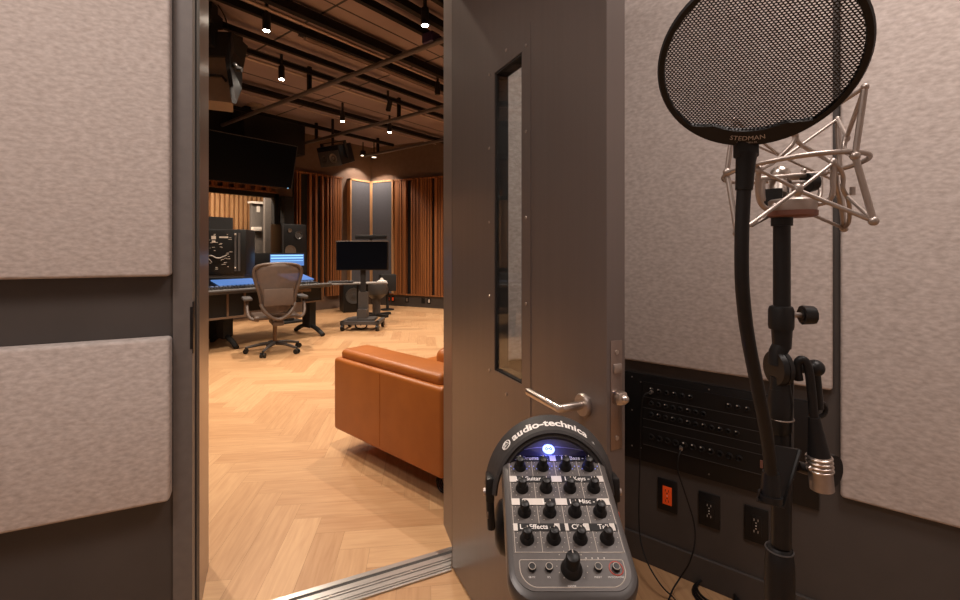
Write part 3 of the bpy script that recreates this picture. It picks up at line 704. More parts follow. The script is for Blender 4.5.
# shock mount
sm = thing('shock_mount', 'empty satin silver shock mount with ring and wire arms on top of the stand', 'shock mount', tuple(S(0.0, sy(218))))
RC = cw(0.400, 0.585, 1.354); RR = 0.077
def tubes(name, lst, r, m='silver', parent=None, sm_=0):
    b = B()
    for l in lst:
        b.tube(l, r, 10, smooth=sm_)
    return obj(name, b, M[m], parent or sm, world=True)
tilt = 0.07
obj('outer_ring', B().tube([RC+RT*RR*math.cos(a)+FW*RR*math.sin(a)+UP*(-tilt*RR*math.sin(a)+0.004*math.cos(a)) for a in [i*2*PI/48 for i in range(48)]], 0.0030, 10, closed=True), M['silver'], sm, world=True)
T1 = P(865, 87, 0.50); A1 = P(855, 156, 0.506); B1 = P(873.5, 221, 0.50)
T2 = P(837.5, 119, 0.66); A2 = P(840, 173, 0.655); B2 = P(844, 228.5, 0.64)
TL_ = P(734, 120, 0.60); AL = P(727, 172, 0.600); BL = P(737, 233, 0.58)
TF = P(785, 112, 0.50); AF = P(772, 160, 0.515); BF = P(748, 226, 0.50)
N1 = P(846.5, 138, 0.56); N2 = P(794.5, 133, 0.57); N3 = P(785, 155, 0.60); X0 = P(797.5, 190, 0.54); X1 = P(783, 158, 0.62)
P1 = P(759, 170, 0.55); P2 = P(833, 163, 0.56)
for nm, t_, a_, b_ in (('a', T1, A1, B1), ('b', T2, A2, B2), ('c', TL_, AL, BL)):
    ar = obj('outer_arm', B().tube([t_, a_], 0.0032, 10).tube([a_, b_], 0.0034, 10), M['silver'], sm, world=True)
    for q_, r_ in ((t_, .0040), (a_, .0052), (b_, .0052)): obj('arm_joint', B().sph(q_, r_, 10), M['silver'], ar, world=True)
tubes('suspension_rod', [[T1, N1]], 0.0024); tubes('suspension_rod', [[T1, N2]], 0.0022); tubes('suspension_rod', [[T2, N1+Vector((0, 0, .002))]], 0.0026)
tubes('suspension_rod', [[T2, X1]], 0.0022); tubes('suspension_rod', [[TL_, X1]], 0.0020)
tubes('suspension_rod', [[X0, B1]], 0.0026); tubes('suspension_rod', [[X0, BF]], 0.0024)
tubes('suspension_rod', [[P1, X0+UP*.001]], 0.0022); tubes('suspension_rod', [[P2, X0-UP*.001]], 0.0022)
tubes('suspension_rod', [[P(813, 215, 0.60), B2]], 0.0022); tubes('suspension_rod', [[P(773, 214, 0.60), P(751, 226, 0.585)]], 0.0022)
tubes('suspension_rod', [[P(848, 197, 0.56), B1]], 0.0022); tubes('suspension_rod', [[P(758, 146, .64), P(838, 182, .62)]], 0.0018)
tubes('inner_frame', [[P1, P(757.5, 182, .555), P(758.5, 200, .56), P(764, 208, .565), P(771, 210, .57), P(775, 205, .575)]], 0.0032, sm_=2)
tubes('inner_frame', [[P(763, 178, .60), P(763, 198, .60), P(768, 204, .60), P(776, 205, .59)]], 0.0030, sm_=2)
tubes('inner_frame', [[P2, P(833, 180, .56), P(833, 194, .56), P(829, 201, .565), P(820, 204, .57), P(812, 205, .575)]], 0.0032, sm_=2)
tubes('inner_frame', [[P(820, 172, .62), P(821, 195, .61), P(816, 204, .60)]], 0.0030, sm_=2)
tubes('inner_frame', [[N2, P(795, 142, .57), P(783, 154, .575), P(775, 162, .58), P1]], 0.0026, sm_=1)
tubes('inner_frame', [[N2+RT*.002, P(797, 143, .57), P(815, 153, .57), P(828, 160, .565), P2]], 0.0028, sm_=1)
tubes('inner_frame', [[P2, P(840, 168, .565), P(844, 178, .57), P(842, 190, .57), P(849, 198, .58), P(850, 222, .61), B2]], 0.0026, sm_=2)
tubes('inner_frame', [[P2, P(836, 185, .58), P(841, 205, .6), B2]], 0.0030, sm_=1)
tubes('cross_bar', [[P(756, 179, .60), P(826, 173, .60)]], 0.0034)
tubes('hook', [[P(852.5, 187, .57), P(852.5, 195, .57)]], 0.0030); tubes('hook', [[P(845.5, 138, .56), P(843, 150, .56), P(852, 155, .52)]], 0.0030, sm_=1)
for q_, r_ in ((X0, .0062), (N1, .004), (N2, .0045), (P1, .0045), (P2, .0048)): obj('wire_knot', B().sph(q_, r_, 10, (1, 1, 1.3)), M['silver'], sm, world=True)
BC = cw(0.400, 0.583, 0)
base_m = Matrix.Translation((BC.x, BC.y, sy(219)))
obj('bottom_disc', B().lathe([(0, 0.002), (0.024, 0.002), (0.0275, 0.004), (0.0275, 0.010), (0, 0.010)], base_m, 36), M['redplate'], sm, world=True)
obj('base_cup', B().lathe([(0, 0.010), (0.026, 0.010), (0.0265, 0.013), (0.0265, 0.023), (0.024, 0.025), (0, 0.025)], base_m, 36), M['silver'], sm, world=True)
obj('swivel_ball', B().sph(P(780, 175, .61), 0.0125, 14).cyl(P(779, 180, .61), P(778, 196, .60), 0.0115, 0.0125, 18), M['chrome'], sm, world=True)
obj('swivel_block', B().box((-0.010, -0.010, 0.0), (0.012, 0.010, 0.022), Matrix.Translation(P(774, 206, .60))), M['black'], sm, world=True)
obj('tension_knob', B().cyl(P(806, 183, .60), P(815, 182, .60), 0.0135, 0.0115, 16), M['black'], sm, world=True)
obj('tension_screw', B().cyl(P(790, 183, .60), P(806, 183, .60), 0.004, n=10).sph(P(804, 171, .60), 0.0035), M['silver'], sm, world=True)

# pop filter
pn = (RT*(-0.382)+FW*(-0.642)+UP*(-0.664)).normalized()
pc_ = cw(0.2475, 0.4086, CH+0.1673)
bot = P(746, 143, 0.47)-pc_; bot = (bot-pn*bot.dot(pn)).normalized()      # direction of the mounting in the disc plane
PM = frame_m(pc_, pn.cross(bot).normalized(), pn)                           # local -y points roughly to the mount
yv = PM.to_3x3() @ Vector((0, 1, 0))
if yv.dot(bot) > 0: PM = PM @ Matrix.Rotation(PI, 4, 'Z')
pf = thing('pop_filter', 'round black perforated metal pop filter on a gooseneck in front of the shock mount', 'pop filter', m=PM)
PR = 0.0800
obj('rim', B().lathe([(PR-0.0035, -0.003), (PR+0.001, -0.0035), (PR+0.0028, 0), (PR+0.001, 0.0035), (PR-0.0035, 0.003), (PR-0.004, 0), (PR-0.0035, -0.003)], None, 72), M['rubber'], pf)
# perforated screen: staggered rows of oval holes
b = bmesh.new(); px_, py_ = 0.0033, 0.0020; nx = int(PR/px_)+1; ny = int(PR/py_)+1
vc = {}
def gv(x, y):
    k = (round(x*1e6), round(y*1e6))
    if k not in vc: vc[k] = b.verts.new((x, y, 0))
    return vc[k]
hx = px_/2; hy = py_
for j in range(-ny, ny+1):
    for i in range(-nx, nx+1):
        cx = i*px_+(hx if j % 2 else 0); cy = j*py_
        if cx*cx+cy*cy > (PR-0.002)**2: continue
        o_ = [gv(cx+hx, cy-hy/3), gv(cx+hx, cy+hy/3), gv(cx, cy+hy*2/3), gv(cx-hx, cy+hy/3), gv(cx-hx, cy-hy/3), gv(cx, cy-hy*2/3)]
        in_ = [b.verts.new((cx+(v.co.x-cx)*0.60, cy+(v.co.y-cy)*0.60, 0)) for v in o_]
        for k in range(6):
            try: b.faces.new((o_[k], o_[(k+1) % 6], in_[(k+1) % 6], in_[k]))
            except ValueError: pass
bb = B(); bb.b = b
scr = obj('perforated_screen', bb, M['blackmetal'], pf, smooth=False)
md = scr.modifiers.new('thickness', 'SOLIDIFY'); md.thickness = 0.0005
# badge plate at the bottom of the disc
poly = []
a0, a1 = math.radians(-90-42), math.radians(-90+42)
for k in range(25):
    a = a0+(a1-a0)*k/24; poly.append(((PR+0.001)*math.cos(a), (PR+0.001)*math.sin(a)))
for k in range(25):
    a = a1+(a0-a1)*k/24; t = 1-abs(2*k/24-1); rr = PR-0.004-0.0105*min(1, t*3.0); poly.append((rr*math.cos(a), rr*math.sin(a)))
obj('badge_plate', B().prism(poly, -0.0032, 0.0036), M['rubber'], pf)
tt = B()
def arc_text(t, size, rr, z, bold=0):
    q = text_bm(t, size, bold=bold); bmesh.ops.subdivide_edges(q.b, edges=[e for e in q.b.edges if e.calc_length() > .003], cuts=1)
    for v in q.b.verts:
        a = -PI/2+v.co.x/rr; r_ = rr-v.co.y; v.co = Vector((r_*math.cos(a), r_*math.sin(a), z))
    return q
merge(tt, arc_text('STEDMAN', 0.0068, PR-0.0072, 0.0040)); merge(tt, arc_text('PROSCREEN XL', 0.0026, PR-0.0025, 0.0040))
obj('lettering', tt, M['lineprint'], pf, smooth=False)
mt = PM @ Vector((0, -PR-0.001, 0))
obj('mount_block', B().box((-0.0105, -0.014, -0.007), (0.0105, 0.002, 0.005), Matrix.Translation(mt) @ frame_m((0, 0, 0), RT, RT.cross(UP)), 0.002), M['black'], pf, world=True)
g0_ = mt+UP*(-0.010)
gz = (g0_.x*FW.x+g0_.y*FW.y)
gp = [g0_, P(745.5, 170, gz), P(742.5, 210, gz), P(741.5, 250, gz), P(742, 290, gz+.005), P(747, 335, gz+.015), P(757, 385, gz+.03), P(766, 430, gz+.05), P(771, 468, gz+.065), P(771, 490, gz+.07)]
obj('gooseneck_boot', B().tube([gp[0], P(745.5, 165, gz), P(744, 190, gz)], lambda t: 0.0098-0.0018*t, 16), M['rubber'], pf, world=True)
gn = B().tube(gp, 0.0066, 14, smooth=3)
obj('gooseneck', gn, M['rubber'], pf, world=True)
obj('gooseneck_ferrule', B().cyl(P(771, 472, gz+.068), P(770.5, 494, gz+.068), 0.0088, 0.0105, 18).cyl(P(770.5, 494, gz+.068), P(770, 500, gz+.068), 0.0125, 0.0125, 18), M['black'], pf, world=True)
cz = gz+.07
q0 = [P(757, 500, cz-.004), P(783, 507, cz-.004), P(800, 450, cz+.012), P(776, 446, cz+.012)]
q1 = [p+FW*0.003+RT*.001 for p in q0]
obj('clamp_bracket', B().hexa(q0, q1), M['blackmetal'], pf, world=True, smooth=False)
obj('bracket_lip', B().tube([q0[0], q0[1], q0[2]], 0.0022, 6), M['black'], pf, world=True)
obj('bracket_arm', B().cyl(P(786, 470, cz+.01), P(786, 470, SZ), 0.010), M['black'], pf, world=True)

# ------------------------------------------------------------------ SOFA
sf = thing('leather_sofa', 'tan leather sofa on thin dark legs standing on the oak floor', 'sofa', (1.627, 1.512, 0), -0.06)
D_ = 0.985; Wd = 2.15
obj('arm', B().box((0, 0, 0.125), (0.22, D_, 0.575), None, 0.022, 4), M['leather'], sf)
obj('arm', B().box((Wd-0.22, 0, 0.125), (Wd, D_, 0.575), None, 0.022, 4), M['leather'], sf)
obj('arm_pad', B().box((0.028, 0.04, 0.560), (0.24, D_-0.03, 0.628), None, 0.030, 5), M['leather'], sf)
obj('arm_pad', B().box((Wd-0.24, 0.04, 0.560), (Wd-0.028, D_-0.03, 0.628), None, 0.030, 5), M['leather'], sf)
obj('seam', B().tube([(-0.0006, 0.51*D_, 0.15), (-0.0006, 0.51*D_, 0.56)], 0.0016, 6), M['leather'], sf)
obj('base', B().box((0.20, 0.05, 0.130), (Wd-0.20, D_-0.02, 0.30), None, 0.015), M['leather'], sf)
for k in range(2): obj('seat_cushion', B().box((0.225+k*0.853, 0.22, 0.29), (0.225+k*0.853+0.845, D_, 0.44), None, 0.045, 4), M['leather'], sf)
obj('backrest', B().box((0.20, 0.0, 0.13), (Wd-0.20, 0.20, 0.62), None, 0.03, 4), M['leather'], sf)
for k in range(2): obj('back_cushion', B().box((0.235+k*0.853, 0.12, 0.42), (0.235+k*0.853+0.83, 0.32, 0.69), None, 0.05, 4), M['leather'], sf)
for x in (0.30, Wd-0.30):
    for y in (0.10, D_-0.14):
        obj('leg', B().cyl((x, y, 0), (x, y, 0.135), 0.012, n=12), M['blackmetal'], sf)
cp = PF(439, 497); b = B()
for k in range(4): b.tube([Vector((cp.x+.05, cp.y, 0.055))+Vector((0.012*k-.02, 0.045*math.cos(a*PI/10), 0.045*math.sin(a*PI/10)+0.0)) for a in range(20)], 0.004, 6, closed=True)
tag(obj('cable_coil', b, M['rubber']), 'black coil of cable on the floor under the sofa', 'cable')

# ------------------------------------------------------------------ CONSOLE DESK
cd = thing('mixing_console', 'long black mixing console desk with blue lit screens and arched feet', 'mixing console', (2.4, 6.3, 0))
X0_, X1_ = 0.6, 3.88
YF = 5.80
def wb(lo, hi, bev=0.0, rz=0, piv=None):
    return B().box(lo, hi, None, bev)
obj('desk_top', wb((X0_, YF, 0.715), (X1_, 6.75, 0.752), 0.008), M['consolegrey'], cd, world=True)
obj('arm_rest', B().tube([(X0_, YF, 0.755), (X1_, YF, 0.755)], 0.022, 12), M['consolegrey'], cd, world=True)
# sloping control surface
def surf(x0, x1, y0, z0, y1, z1, th=0.02): return B().hexa([(x0, y0, z0), (x1, y0, z0), (x1, y1, z1), (x0, y1, z1)], [(x0, y0, z0-th), (x1, y0, z0-th), (x1, y1, z1-th), (x0, y1, z1-th)])
obj('control_surface', surf(X0_, 3.72, YF+0.03, 0.775, 6.45, 0.90), M['black'], cd, world=True, smooth=False)
obj('meter_bridge', surf(2.55, 3.66, 6.42, 0.90, 6.62, 1.02), M['black'], cd, world=True, smooth=False)
kb = B()
for i in range(90):
    x = X0_+0.02+i*0.034; kb.box((x, YF+0.05, 0.778), (x+0.02, YF+0.12, 0.80))
o = obj('fader_row', kb, M['consolegrey'], cd, world=True, smooth=False); o['kind'] = 'stuff'
def slope_z(y): return 0.775+(y-YF-0.03)/(6.45-YF-0.03)*0.125
def screen(x0, x1, y0, y1, m): return obj('lit_screen', surf(x0, x1, y0, slope_z(y0)+0.012, y1, slope_z(y1)+0.012, 0.01), M[m], cd, world=True, smooth=False)
screen(PY(217,285,6.05).x, PY(258,285,6.05).x, 5.99, 6.24, 'screenblue')
screen(PY(290,282,6.05).x, PY(317,281,6.05).x-0.06, 6.03, 6.40, 'screenblue')
ln = B()
for i in range(60):
    x = X0_+0.03+i*0.051; ln.box((x, YF+0.125, slope_z(YF+.14)+0.004), (x+0.03, YF+0.15, slope_z(YF+.14)+0.014))
o = obj('button_lights', ln, M['buttonlight'], cd, world=True, smooth=False); o['kind'] = 'stuff'
# body under the desk
obj('undertable_rack', B().box((X0_, 5.98, 0.40), (2.75, 6.6, 0.715)).box((3.20, 5.98, 0.50), (3.86, 6.6, 0.715)).box((2.75, 6.3, 0.42), (3.2, 6.6, .715)), M['blackmatte'], cd, world=True, smooth=False)
tr = B()
for x in (1.9, 2.2, 2.52, 2.73, 3.22, 3.52, 3.84): tr.box((x-0.012, 5.965, 0.41 if x < 3 else .50), (x+0.012, 5.985, 0.71))
tr.box((X0_, 5.96, 0.395), (2.75, 5.985, 0.42)).box((3.2, 5.96, 0.495), (3.87, 5.985, 0.515)).box((2.0, 5.96, .62), (2.25, 5.99, .66)).box((3.35, 5.9, .66), (3.62, 5.99, .70))
obj('rack_trim', tr, M['consoletrim'], cd, world=True, smooth=False)
def foot(x, y0, y1):
    lg = obj('leg', B().box((x-0.05, (y0+y1)/2-0.10, 0.10), (x+0.05, (y0+y1)/2+0.10, 0.72)), M['blackmatte'], cd, world=True, smooth=False)
    obj('arched_foot', B().tube([(x, y0, 0.02), (x, y0+0.16, 0.10), (x, (y0+y1)/2, 0.14), (x, y1-0.16, 0.10), (x, y1, 0.02)], 0.032, 10, smooth=2), M['blackmatte'], lg, world=True)
foot(3.78, 5.85, 6.58); foot(2.62, 5.95, 6.68); foot(0.9, 5.95, 6.68)

# computer monitor on the console
mo = thing('computer_monitor', 'black monitor with cyan and blue rows lit, behind the task chair', 'monitor', (PY(283,265,6.66).x, 6.66, 0.885))
obj('screen_body', B().box((-0.46, 0, 0.03), (0.38, 0.03, 0.32), None, 0.006), M['black'], mo)
obj('screen_panel', B().box((-0.20, -0.003, 0.12), (0.345, 0.0, 0.30)), M['screenblue'], mo, smooth=False)
b = B()
for z0, z1 in ((0.272, 0.288), (0.232, 0.250), (0.195, 0.202)): b.box((-0.19, -0.005, z0), (0.33, -0.003, z1))
obj('lit_rows', b, M['screencyan'], mo, smooth=False)
obj('stand', B().box((-0.04, 0.0, -0.02), (0.04, 0.06, 0.06)), M['black'], mo)

# black equipment unit left of the chair
EM = Matrix.Translation(P(246, 275, 5.62)) @ Matrix.Rotation(math.radians(-42), 4, 'Z')
eq = thing('powered_loudspeaker', 'big black powered loudspeaker on the console with white print and cables on its back', 'loudspeaker', m=EM)
obj('cabinet', B().box((-0.52, 0, 0), (0, 0.36, 0.565), None, 0.015), M['black'], eq)
obj('rear_plate', B().box((-0.50, -0.008, 0.02), (-0.13, 0, 0.545), None, 0.003), M['blackmetal'], eq)
obj('heat_sink', B().box((-0.125, -0.022, 0.05), (-0.105, 0, 0.52)).box((-0.085, -0.022, 0.05), (-0.065, 0, 0.52)), M['consolegrey'], eq, smooth=False)
tx = B()
rl = random.Random(3)
for k in range(34):
    x = -0.42+rl.random()*0.24; z = 0.06+rl.random()*0.44; tx.box((x, -0.010, z), (x+0.008+rl.random()*0.028, -0.008, z+0.0055))
tx.box((-0.39, -0.010, 0.44), (-0.34, -0.008, 0.48)).box((-0.385, -0.010, 0.40), (-0.345, -0.008, 0.425)).box((-0.30, -0.010, 0.455), (-0.20, -0.008, 0.475)).sph((-0.115, -0.022, 0.50), 0.012, 6).sph((-0.115, -0.022, 0.09), 0.010, 6)
o = obj('white_print', tx, M['lineprint'], eq, smooth=False); o['kind'] = 'stuff'
obj('signal_cable', B().tube([(-0.45, -0.01, 0.22), (-0.38, -0.05, 0.25), (-0.30, -0.06, 0.20), (-0.22, -0.03, 0.24)], 0.008, 6, smooth=2).tube([(-0.5, -0.02, 0.28), (-0.42, -0.05, 0.22), (-0.38, -0.02, 0.16)], 0.006, 6, smooth=2), M['panelgrey'], eq)
obj('foot_strip', B().box((-0.50, 0.02, -0.03), (-0.03, 0.34, 0)), M['consolegrey'], eq)
bs = PY(214, 228, 7.0)
tag(obj('equipment_box', B().box((bs.x-0.4, 6.9, 0.0), (bs.x+0.22, 7.25, 1.72), None, 0.01), M['blackmatte']), 'plain dark box rising behind the big black loudspeaker', 'box')

# main monitor on its stand behind the console
p0 = PY(281.5, 223.5, 7.3); p1 = PY(306, 223, 7.3); zt = p0.z
mm_ = thing('studio_monitor', 'tall black studio monitor with tan cones standing behind the console', 'loudspeaker', ((p0.x+p1.x)/2, 7.3, 0))
hw = (p1.x-p0.x)/2
obj('cabinet', B().box((-hw, 0, zt-0.62), (hw, 0.36, zt), None, 0.008), M['black'], mm_)
obj('edge_strip', B().box((-hw+0.02, -0.004, zt-0.60), (-hw+0.03, 0, zt-0.02)), M['consolegrey'], mm_)
for x, z, r, mk in ((-0.08, zt-0.11, 0.035, 'tan'), (0.08, zt-0.19, 0.07, 'cone'), (-0.07, zt-0.46, 0.10, 'tan')):
    obj('driver', B().lathe([(r, 0), (r, 0.012), (r*0.9, 0.012), (r*0.35, -0.02), (0, 0.0)], Matrix.Translation((x, -0.001, z)) @ Matrix.Rotation(PI/2, 4, 'X')), M[mk], mm_)
obj('stand_column', B().box((-0.06, 0.1, 0.03), (0.06, 0.25, zt-0.62)), M['blackmatte'], mm_)
obj('stand_base', B().box((-0.2, 0.0, 0), (0.2, 0.36, 0.03)), M['blackmatte'], mm_)

# ------------------------------------------------------------------ TASK CHAIR
cc0 = cw(-2.515, 5.58, 0)
RZ = math.radians(-20)
ch = thing('task_chair', 'taupe mesh office chair on castors facing the mixing console', 'office chair', tuple(cc0), RZ)
def sgn_loop(pts): return [Vector(p) for p in pts]
# backrest frame: wide rounded top narrowing down (x lateral, z up, y slightly backwards)
def by(z): return -0.26-0.12*(z-0.5)
bp = [(0.93*x_, z_) for x_, z_ in [(-0.15, 0.50), (-0.19, 0.60), (-0.21, 0.74), (-0.26, 0.88), (-0.285, 0.99), (-0.26, 1.06), (-0.15, 1.085), (0, 1.09), (0.15, 1.085), (0.26, 1.06), (0.285, 0.99), (0.26, 0.88), (0.21, 0.74), (0.19, 0.60), (0.15, 0.50), (0, 0.485)]]
obj('backrest_frame', B().tube([(x, by(z)+0.06*abs(x)/0.28, z) for x, z in bp], 0.019, 10, closed=True, smooth=2), M['chairplastic'], ch)
b = B(); poly = [(x*0.97, by(z)+0.06*abs(x)/0.28, z) for x, z in bp]
# curved mesh membrane in rows
rowsz = [0.50+0.0365*i for i in range(17)]
def halfw(z):
    pts = sorted([(zz, xx) for xx, zz in bp if xx > 0])
    for (z0, x0_), (z1, x1_) in zip(pts, pts[1:]):
        if z0 <= z <= z1: return x0_+(x1_-x0_)*(z-z0)/(z1-z0+1e-9)
    return pts[0][1] if z < pts[0][0] else 0.15
grid = [[b.b.verts.new((halfw(z)*t*0.97, by(z)+0.06*abs(halfw(z)*t)/0.28-0.025*(1-t*t), z)) for t in [k/5-1 for k in range(11)]] for z in rowsz]
for r0, r1 in zip(grid, grid[1:]):
    for k in range(10): b.b.faces.new((r0[k], r0[k+1], r1[k+1], r1[k]))
o = obj('backrest_mesh', b, M['chairmesh'], ch); md = o.modifiers.new('th', 'SOLIDIFY'); md.thickness = 0.004
obj('lumbar_pad', B().box((-0.16, -0.335, 0.60), (0.16, -0.315, 0.80), None, 0.009), M['chairmesh'], ch)
obj('back_bracket', B().tube([(-0.19, -0.28, 0.62), (-0.13, -0.33, 0.50), (0, -0.30, 0.42), (0.13, -0.33, 0.50), (0.19, -0.28, 0.62)], 0.020, 8, smooth=2).box((-0.06, -0.30, 0.36), (0.06, 0.08, 0.42), None, 0.012), M['chairplastic'], ch)
obj('seat', B().box((-0.25, -0.24, 0.43), (0.25, 0.24, 0.475), None, 0.021, 4), M['chairplastic'], ch)
for s_ in (-1, 1):
    am = obj('arm_support', B().tube([(s_*0.20, -0.20, 0.43), (s_*0.30, -0.20, 0.45), (s_*0.32, -0.15, 0.55), (s_*0.31, -0.08, 0.655)], 0.019, 8, smooth=2), M['chairplastic'], ch)
    obj('arm_pad', B().box((s_*0.31-0.05, -0.17, 0.655), (s_*0.31+0.05, 0.12, 0.690), None, 0.014), M['consolegrey'], am)
obj('gas_column', B().cyl((0, 0, 0.10), (0, 0, 0.37), 0.022, 0.026, 14), M['consoletrim'], ch)
for k in range(5):
    a = math.radians(-121+72*k); e_ = Vector((math.cos(a)*0.32, math.sin(a)*0.32, 0))
    lg = obj('base_spoke', B().tube([(0, 0, 0.115), e_*0.5+Vector((0, 0, 0.105)), e_+Vector((0, 0, 0.072))], lambda t: 0.024-0.010*t, 10), M['consolegrey'], ch)
    ca = Vector((-math.sin(a), math.cos(a), 0))
    obj('castor', B().cyl(e_+ca*0.010+Vector((0, 0, 0.03)), e_+ca*0.028+Vector((0, 0, 0.03)), 0.030, n=16).cyl(e_-ca*0.028+Vector((0, 0, 0.03)), e_-ca*0.010+Vector((0, 0, 0.03)), 0.030, n=16).cyl(e_+Vector((0, 0, 0.045)), e_+Vector((0, 0, 0.08)), 0.010, n=8), M['black'], lg)

# ------------------------------------------------------------------ RIGHT HAND FURNITURE OF THE CONTROL ROOM
# display on wheeled cart
base = PF(361.5, 330); Zb = F*CH/80
zc = 7.15
tv = thing('display_cart', 'blank flat display on a grey wheeled cart column', 'display stand', tuple(cw((361.5-480)/F*zc, zc)), math.radians(38.1)-math.radians(90)+math.radians(0))
def toL(px, py, Z, T=tv): return OM[T].inverted() @ P(px, py, Z)
tv_m = OM[tv]
a_, b__ = P(336, 242, zc), P(388, 240.5, zc)
cx_ = (a_+b__)/2
TVM = Matrix.Translation(P(362, 255.5, zc)) @ frame_m((0, 0, 0), RT, RT.cross(UP))
hwT = 26/F*zc; hhT = 14.8/F*zc
sc_ = obj('display', B().box((-hwT, -hhT, -0.05), (hwT, hhT, 0), TVM, 0.006), M['black'], tv, world=True)
obj('display_panel', B().box((-hwT+0.015, -hhT+0.015, 0), (hwT-0.015, hhT-0.015, 0.002), TVM), M['screenoff'], sc_, world=True, smooth=False)
obj('display_bezel', B().box((-hwT, hhT-0.012, 0.0), (hwT, hhT, 0.004), TVM), M['panelgrey'], sc_, world=True, smooth=False)
obj('upper_pole', B().box((-0.04, -0.62, -0.10), (0.04, 0.0, -0.06), TVM), M['blackmatte'], tv, world=True, smooth=False)
obj('top_bar', B().box((-0.13, hhT+0.03, -0.12), (0.37, hhT+0.09, -0.06), TVM, 0.01).box((0.1, 0, -0.12), (0.14, hhT+0.04, -0.07), TVM), M['blackmatte'], tv, world=True)
obj('column', B().box((-0.075, -1.05, -0.13), (0.075, -0.58, -0.055), TVM), M['consolegrey'], tv, world=True, smooth=False)
cb = P(362, 320, zc); 
FM = Matrix.Translation(Vector((cb.x, cb.y, 0))) @ frame_m((0, 0, 0), RT, UP)
obj('base_frame', B().box((-0.20, -0.10, 0.14), (0.20, 0.20, 0.18), FM).box((-0.30, -0.16, 0.10), (0.30, -0.10, 0.15), FM).box((-0.30, -0.16, 0.10), (-0.24, 0.30, 0.15), FM).box((0.24, -0.16, 0.10), (0.30, 0.30, 0.15), FM).box((-0.06, -0.06, .15), (.08, .06, .32), FM), M['consolegrey'], tv, world=True, smooth=False)
for x, y in ((-0.27, -0.13), (0.27, -0.13), (-0.27, 0.27), (0.27, 0.27)):
    obj('castor', B().cyl(FM @ Vector((x-0.02, y, 0.05)), FM @ Vector((x+0.02, y, 0.05)), 0.05, n=16), M['black'], tv, world=True)
obj('cart_cable', B().tube([FM @ Vector((0.09*math.cos(a*PI/8), -0.05, 0.07+0.05*math.sin(a*PI/8))) for a in range(16)], 0.012, 6, closed=True), M['rubber'], tv, world=True)
# side table (thin pale top) with lamp
tz = CH-(284-HY)/F*7.35
A_ = P(326, 285, 7.35); B_ = P(388, 283, 7.6)
A_.z = B_.z = tz
dv = (B_-A_).normalized(); TBm = frame_m(A_, dv, UP); Lt = (B_-A_).length
sd = thing('side_table', 'narrow table with a thin pale top beside the mixing console', 'table', tuple((A_.x+B_.x)/2*1 for _ in range(1)) + ((A_.y+B_.y)/2, 0))
obj('table_top', B().box((0, -0.01, -0.018), (Lt, 0.40, 0), TBm), M['panelgrey'], sd, world=True, smooth=False)
for x in (0.5*Lt, 0.66*Lt):
    for y in (0.34,): obj('leg', B().box((x-0.015, y-0.015, -tz), (x+0.015, y+0.015, -0.018), TBm), M['blackmatte'], sd, world=True, smooth=False)
for x in (0.55*Lt,): obj('leg', B().box((x-0.012, 0.05, -tz), (x+0.012, 0.074, -0.018), TBm), M['blackmatte'], sd, world=True, smooth=False)
lp = TBm @ Vector((Lt-0.10, 0.10, 0.0))
la = thing('table_lamp', 'small white dome lamp at the right end of the pale side table', 'lamp', tuple(lp))
obj('lamp_shade', B().lathe([(0.09, 0.0), (0.085, 0.025), (0.035, 0.045), (0.02, 0.075), (0, 0.08)]), M['white'], la)
# keyboard on table
tag(obj('keyboard', B().box((0.02, 0.08, 0.0), (0.42, 0.24, 0.035), TBm, 0.005), M['consolegrey']), 'low dark keyboard lying on the pale side table next to the console', 'keyboard')
# subwoofer under
c_ = PF(343.5, 313)
SWM = Matrix.Translation(c_) @ Matrix.Rotation(math.radians(-26), 4, 'Z')
sw = thing('subwoofer', 'black subwoofer on the floor beneath the pale side table', 'loudspeaker', m=SWM)
obj('cabinet', B().box((0, 0, 0), (0.42, 0.50, 0.56), None, 0.01), M['black'], sw)
obj('driver', B().lathe([(0.16, 0), (0.16, 0.015), (0.14, 0.015), (0.05, -0.03), (0.045, 0.01), (0, 0.02)], Matrix.Translation((0.20, -0.001, 0.33)) @ Matrix.Rotation(PI/2, 4, 'X'), 28), M['cone'], sw)
# stool with rounded body behind
c_ = P(376.5, 313, 8.6); c_.z = 0
sl = thing('round_stool', 'dark round stool on a single column near the far corner', 'stool', tuple(c_))
obj('seat', B().lathe([(0, 0.34), (0.10, 0.34), (0.20, 0.42), (0.22, 0.52), (0.19, 0.62), (0, 0.63)]), M['cone'], sl)
obj('column', B().cyl((0, 0, 0.04), (0, 0, 0.36), 0.075, n=18), M['consolegrey'], sl)
obj('foot', B().box((-0.32, -0.04, 0), (0.32, 0.04, 0.05)).box((-0.04, -0.3, 0), (0.04, 0.3, 0.05)), M['blackmatte'], sl)
# black small speaker on stand near right wall
c_ = P(387.5, 300, 9.5); c_.z = 0
ss = thing('small_loudspeaker', 'dark boxy speaker cabinet on a post by the right slat wall', 'loudspeaker', tuple(c_), math.radians(-30))
obj('cabinet', B().box((-0.16, -0.14, 0.40), (0.16, 0.14, 0.74), None, 0.008), M['blackmatte'], ss)
obj('post', B().cyl((0, 0, 0.02), (0, 0, 0.40), 0.03), M['blackmatte'], ss); obj('foot', B().cyl((0, 0, 0), (0, 0, 0.02), 0.14), M['blackmatte'], ss)

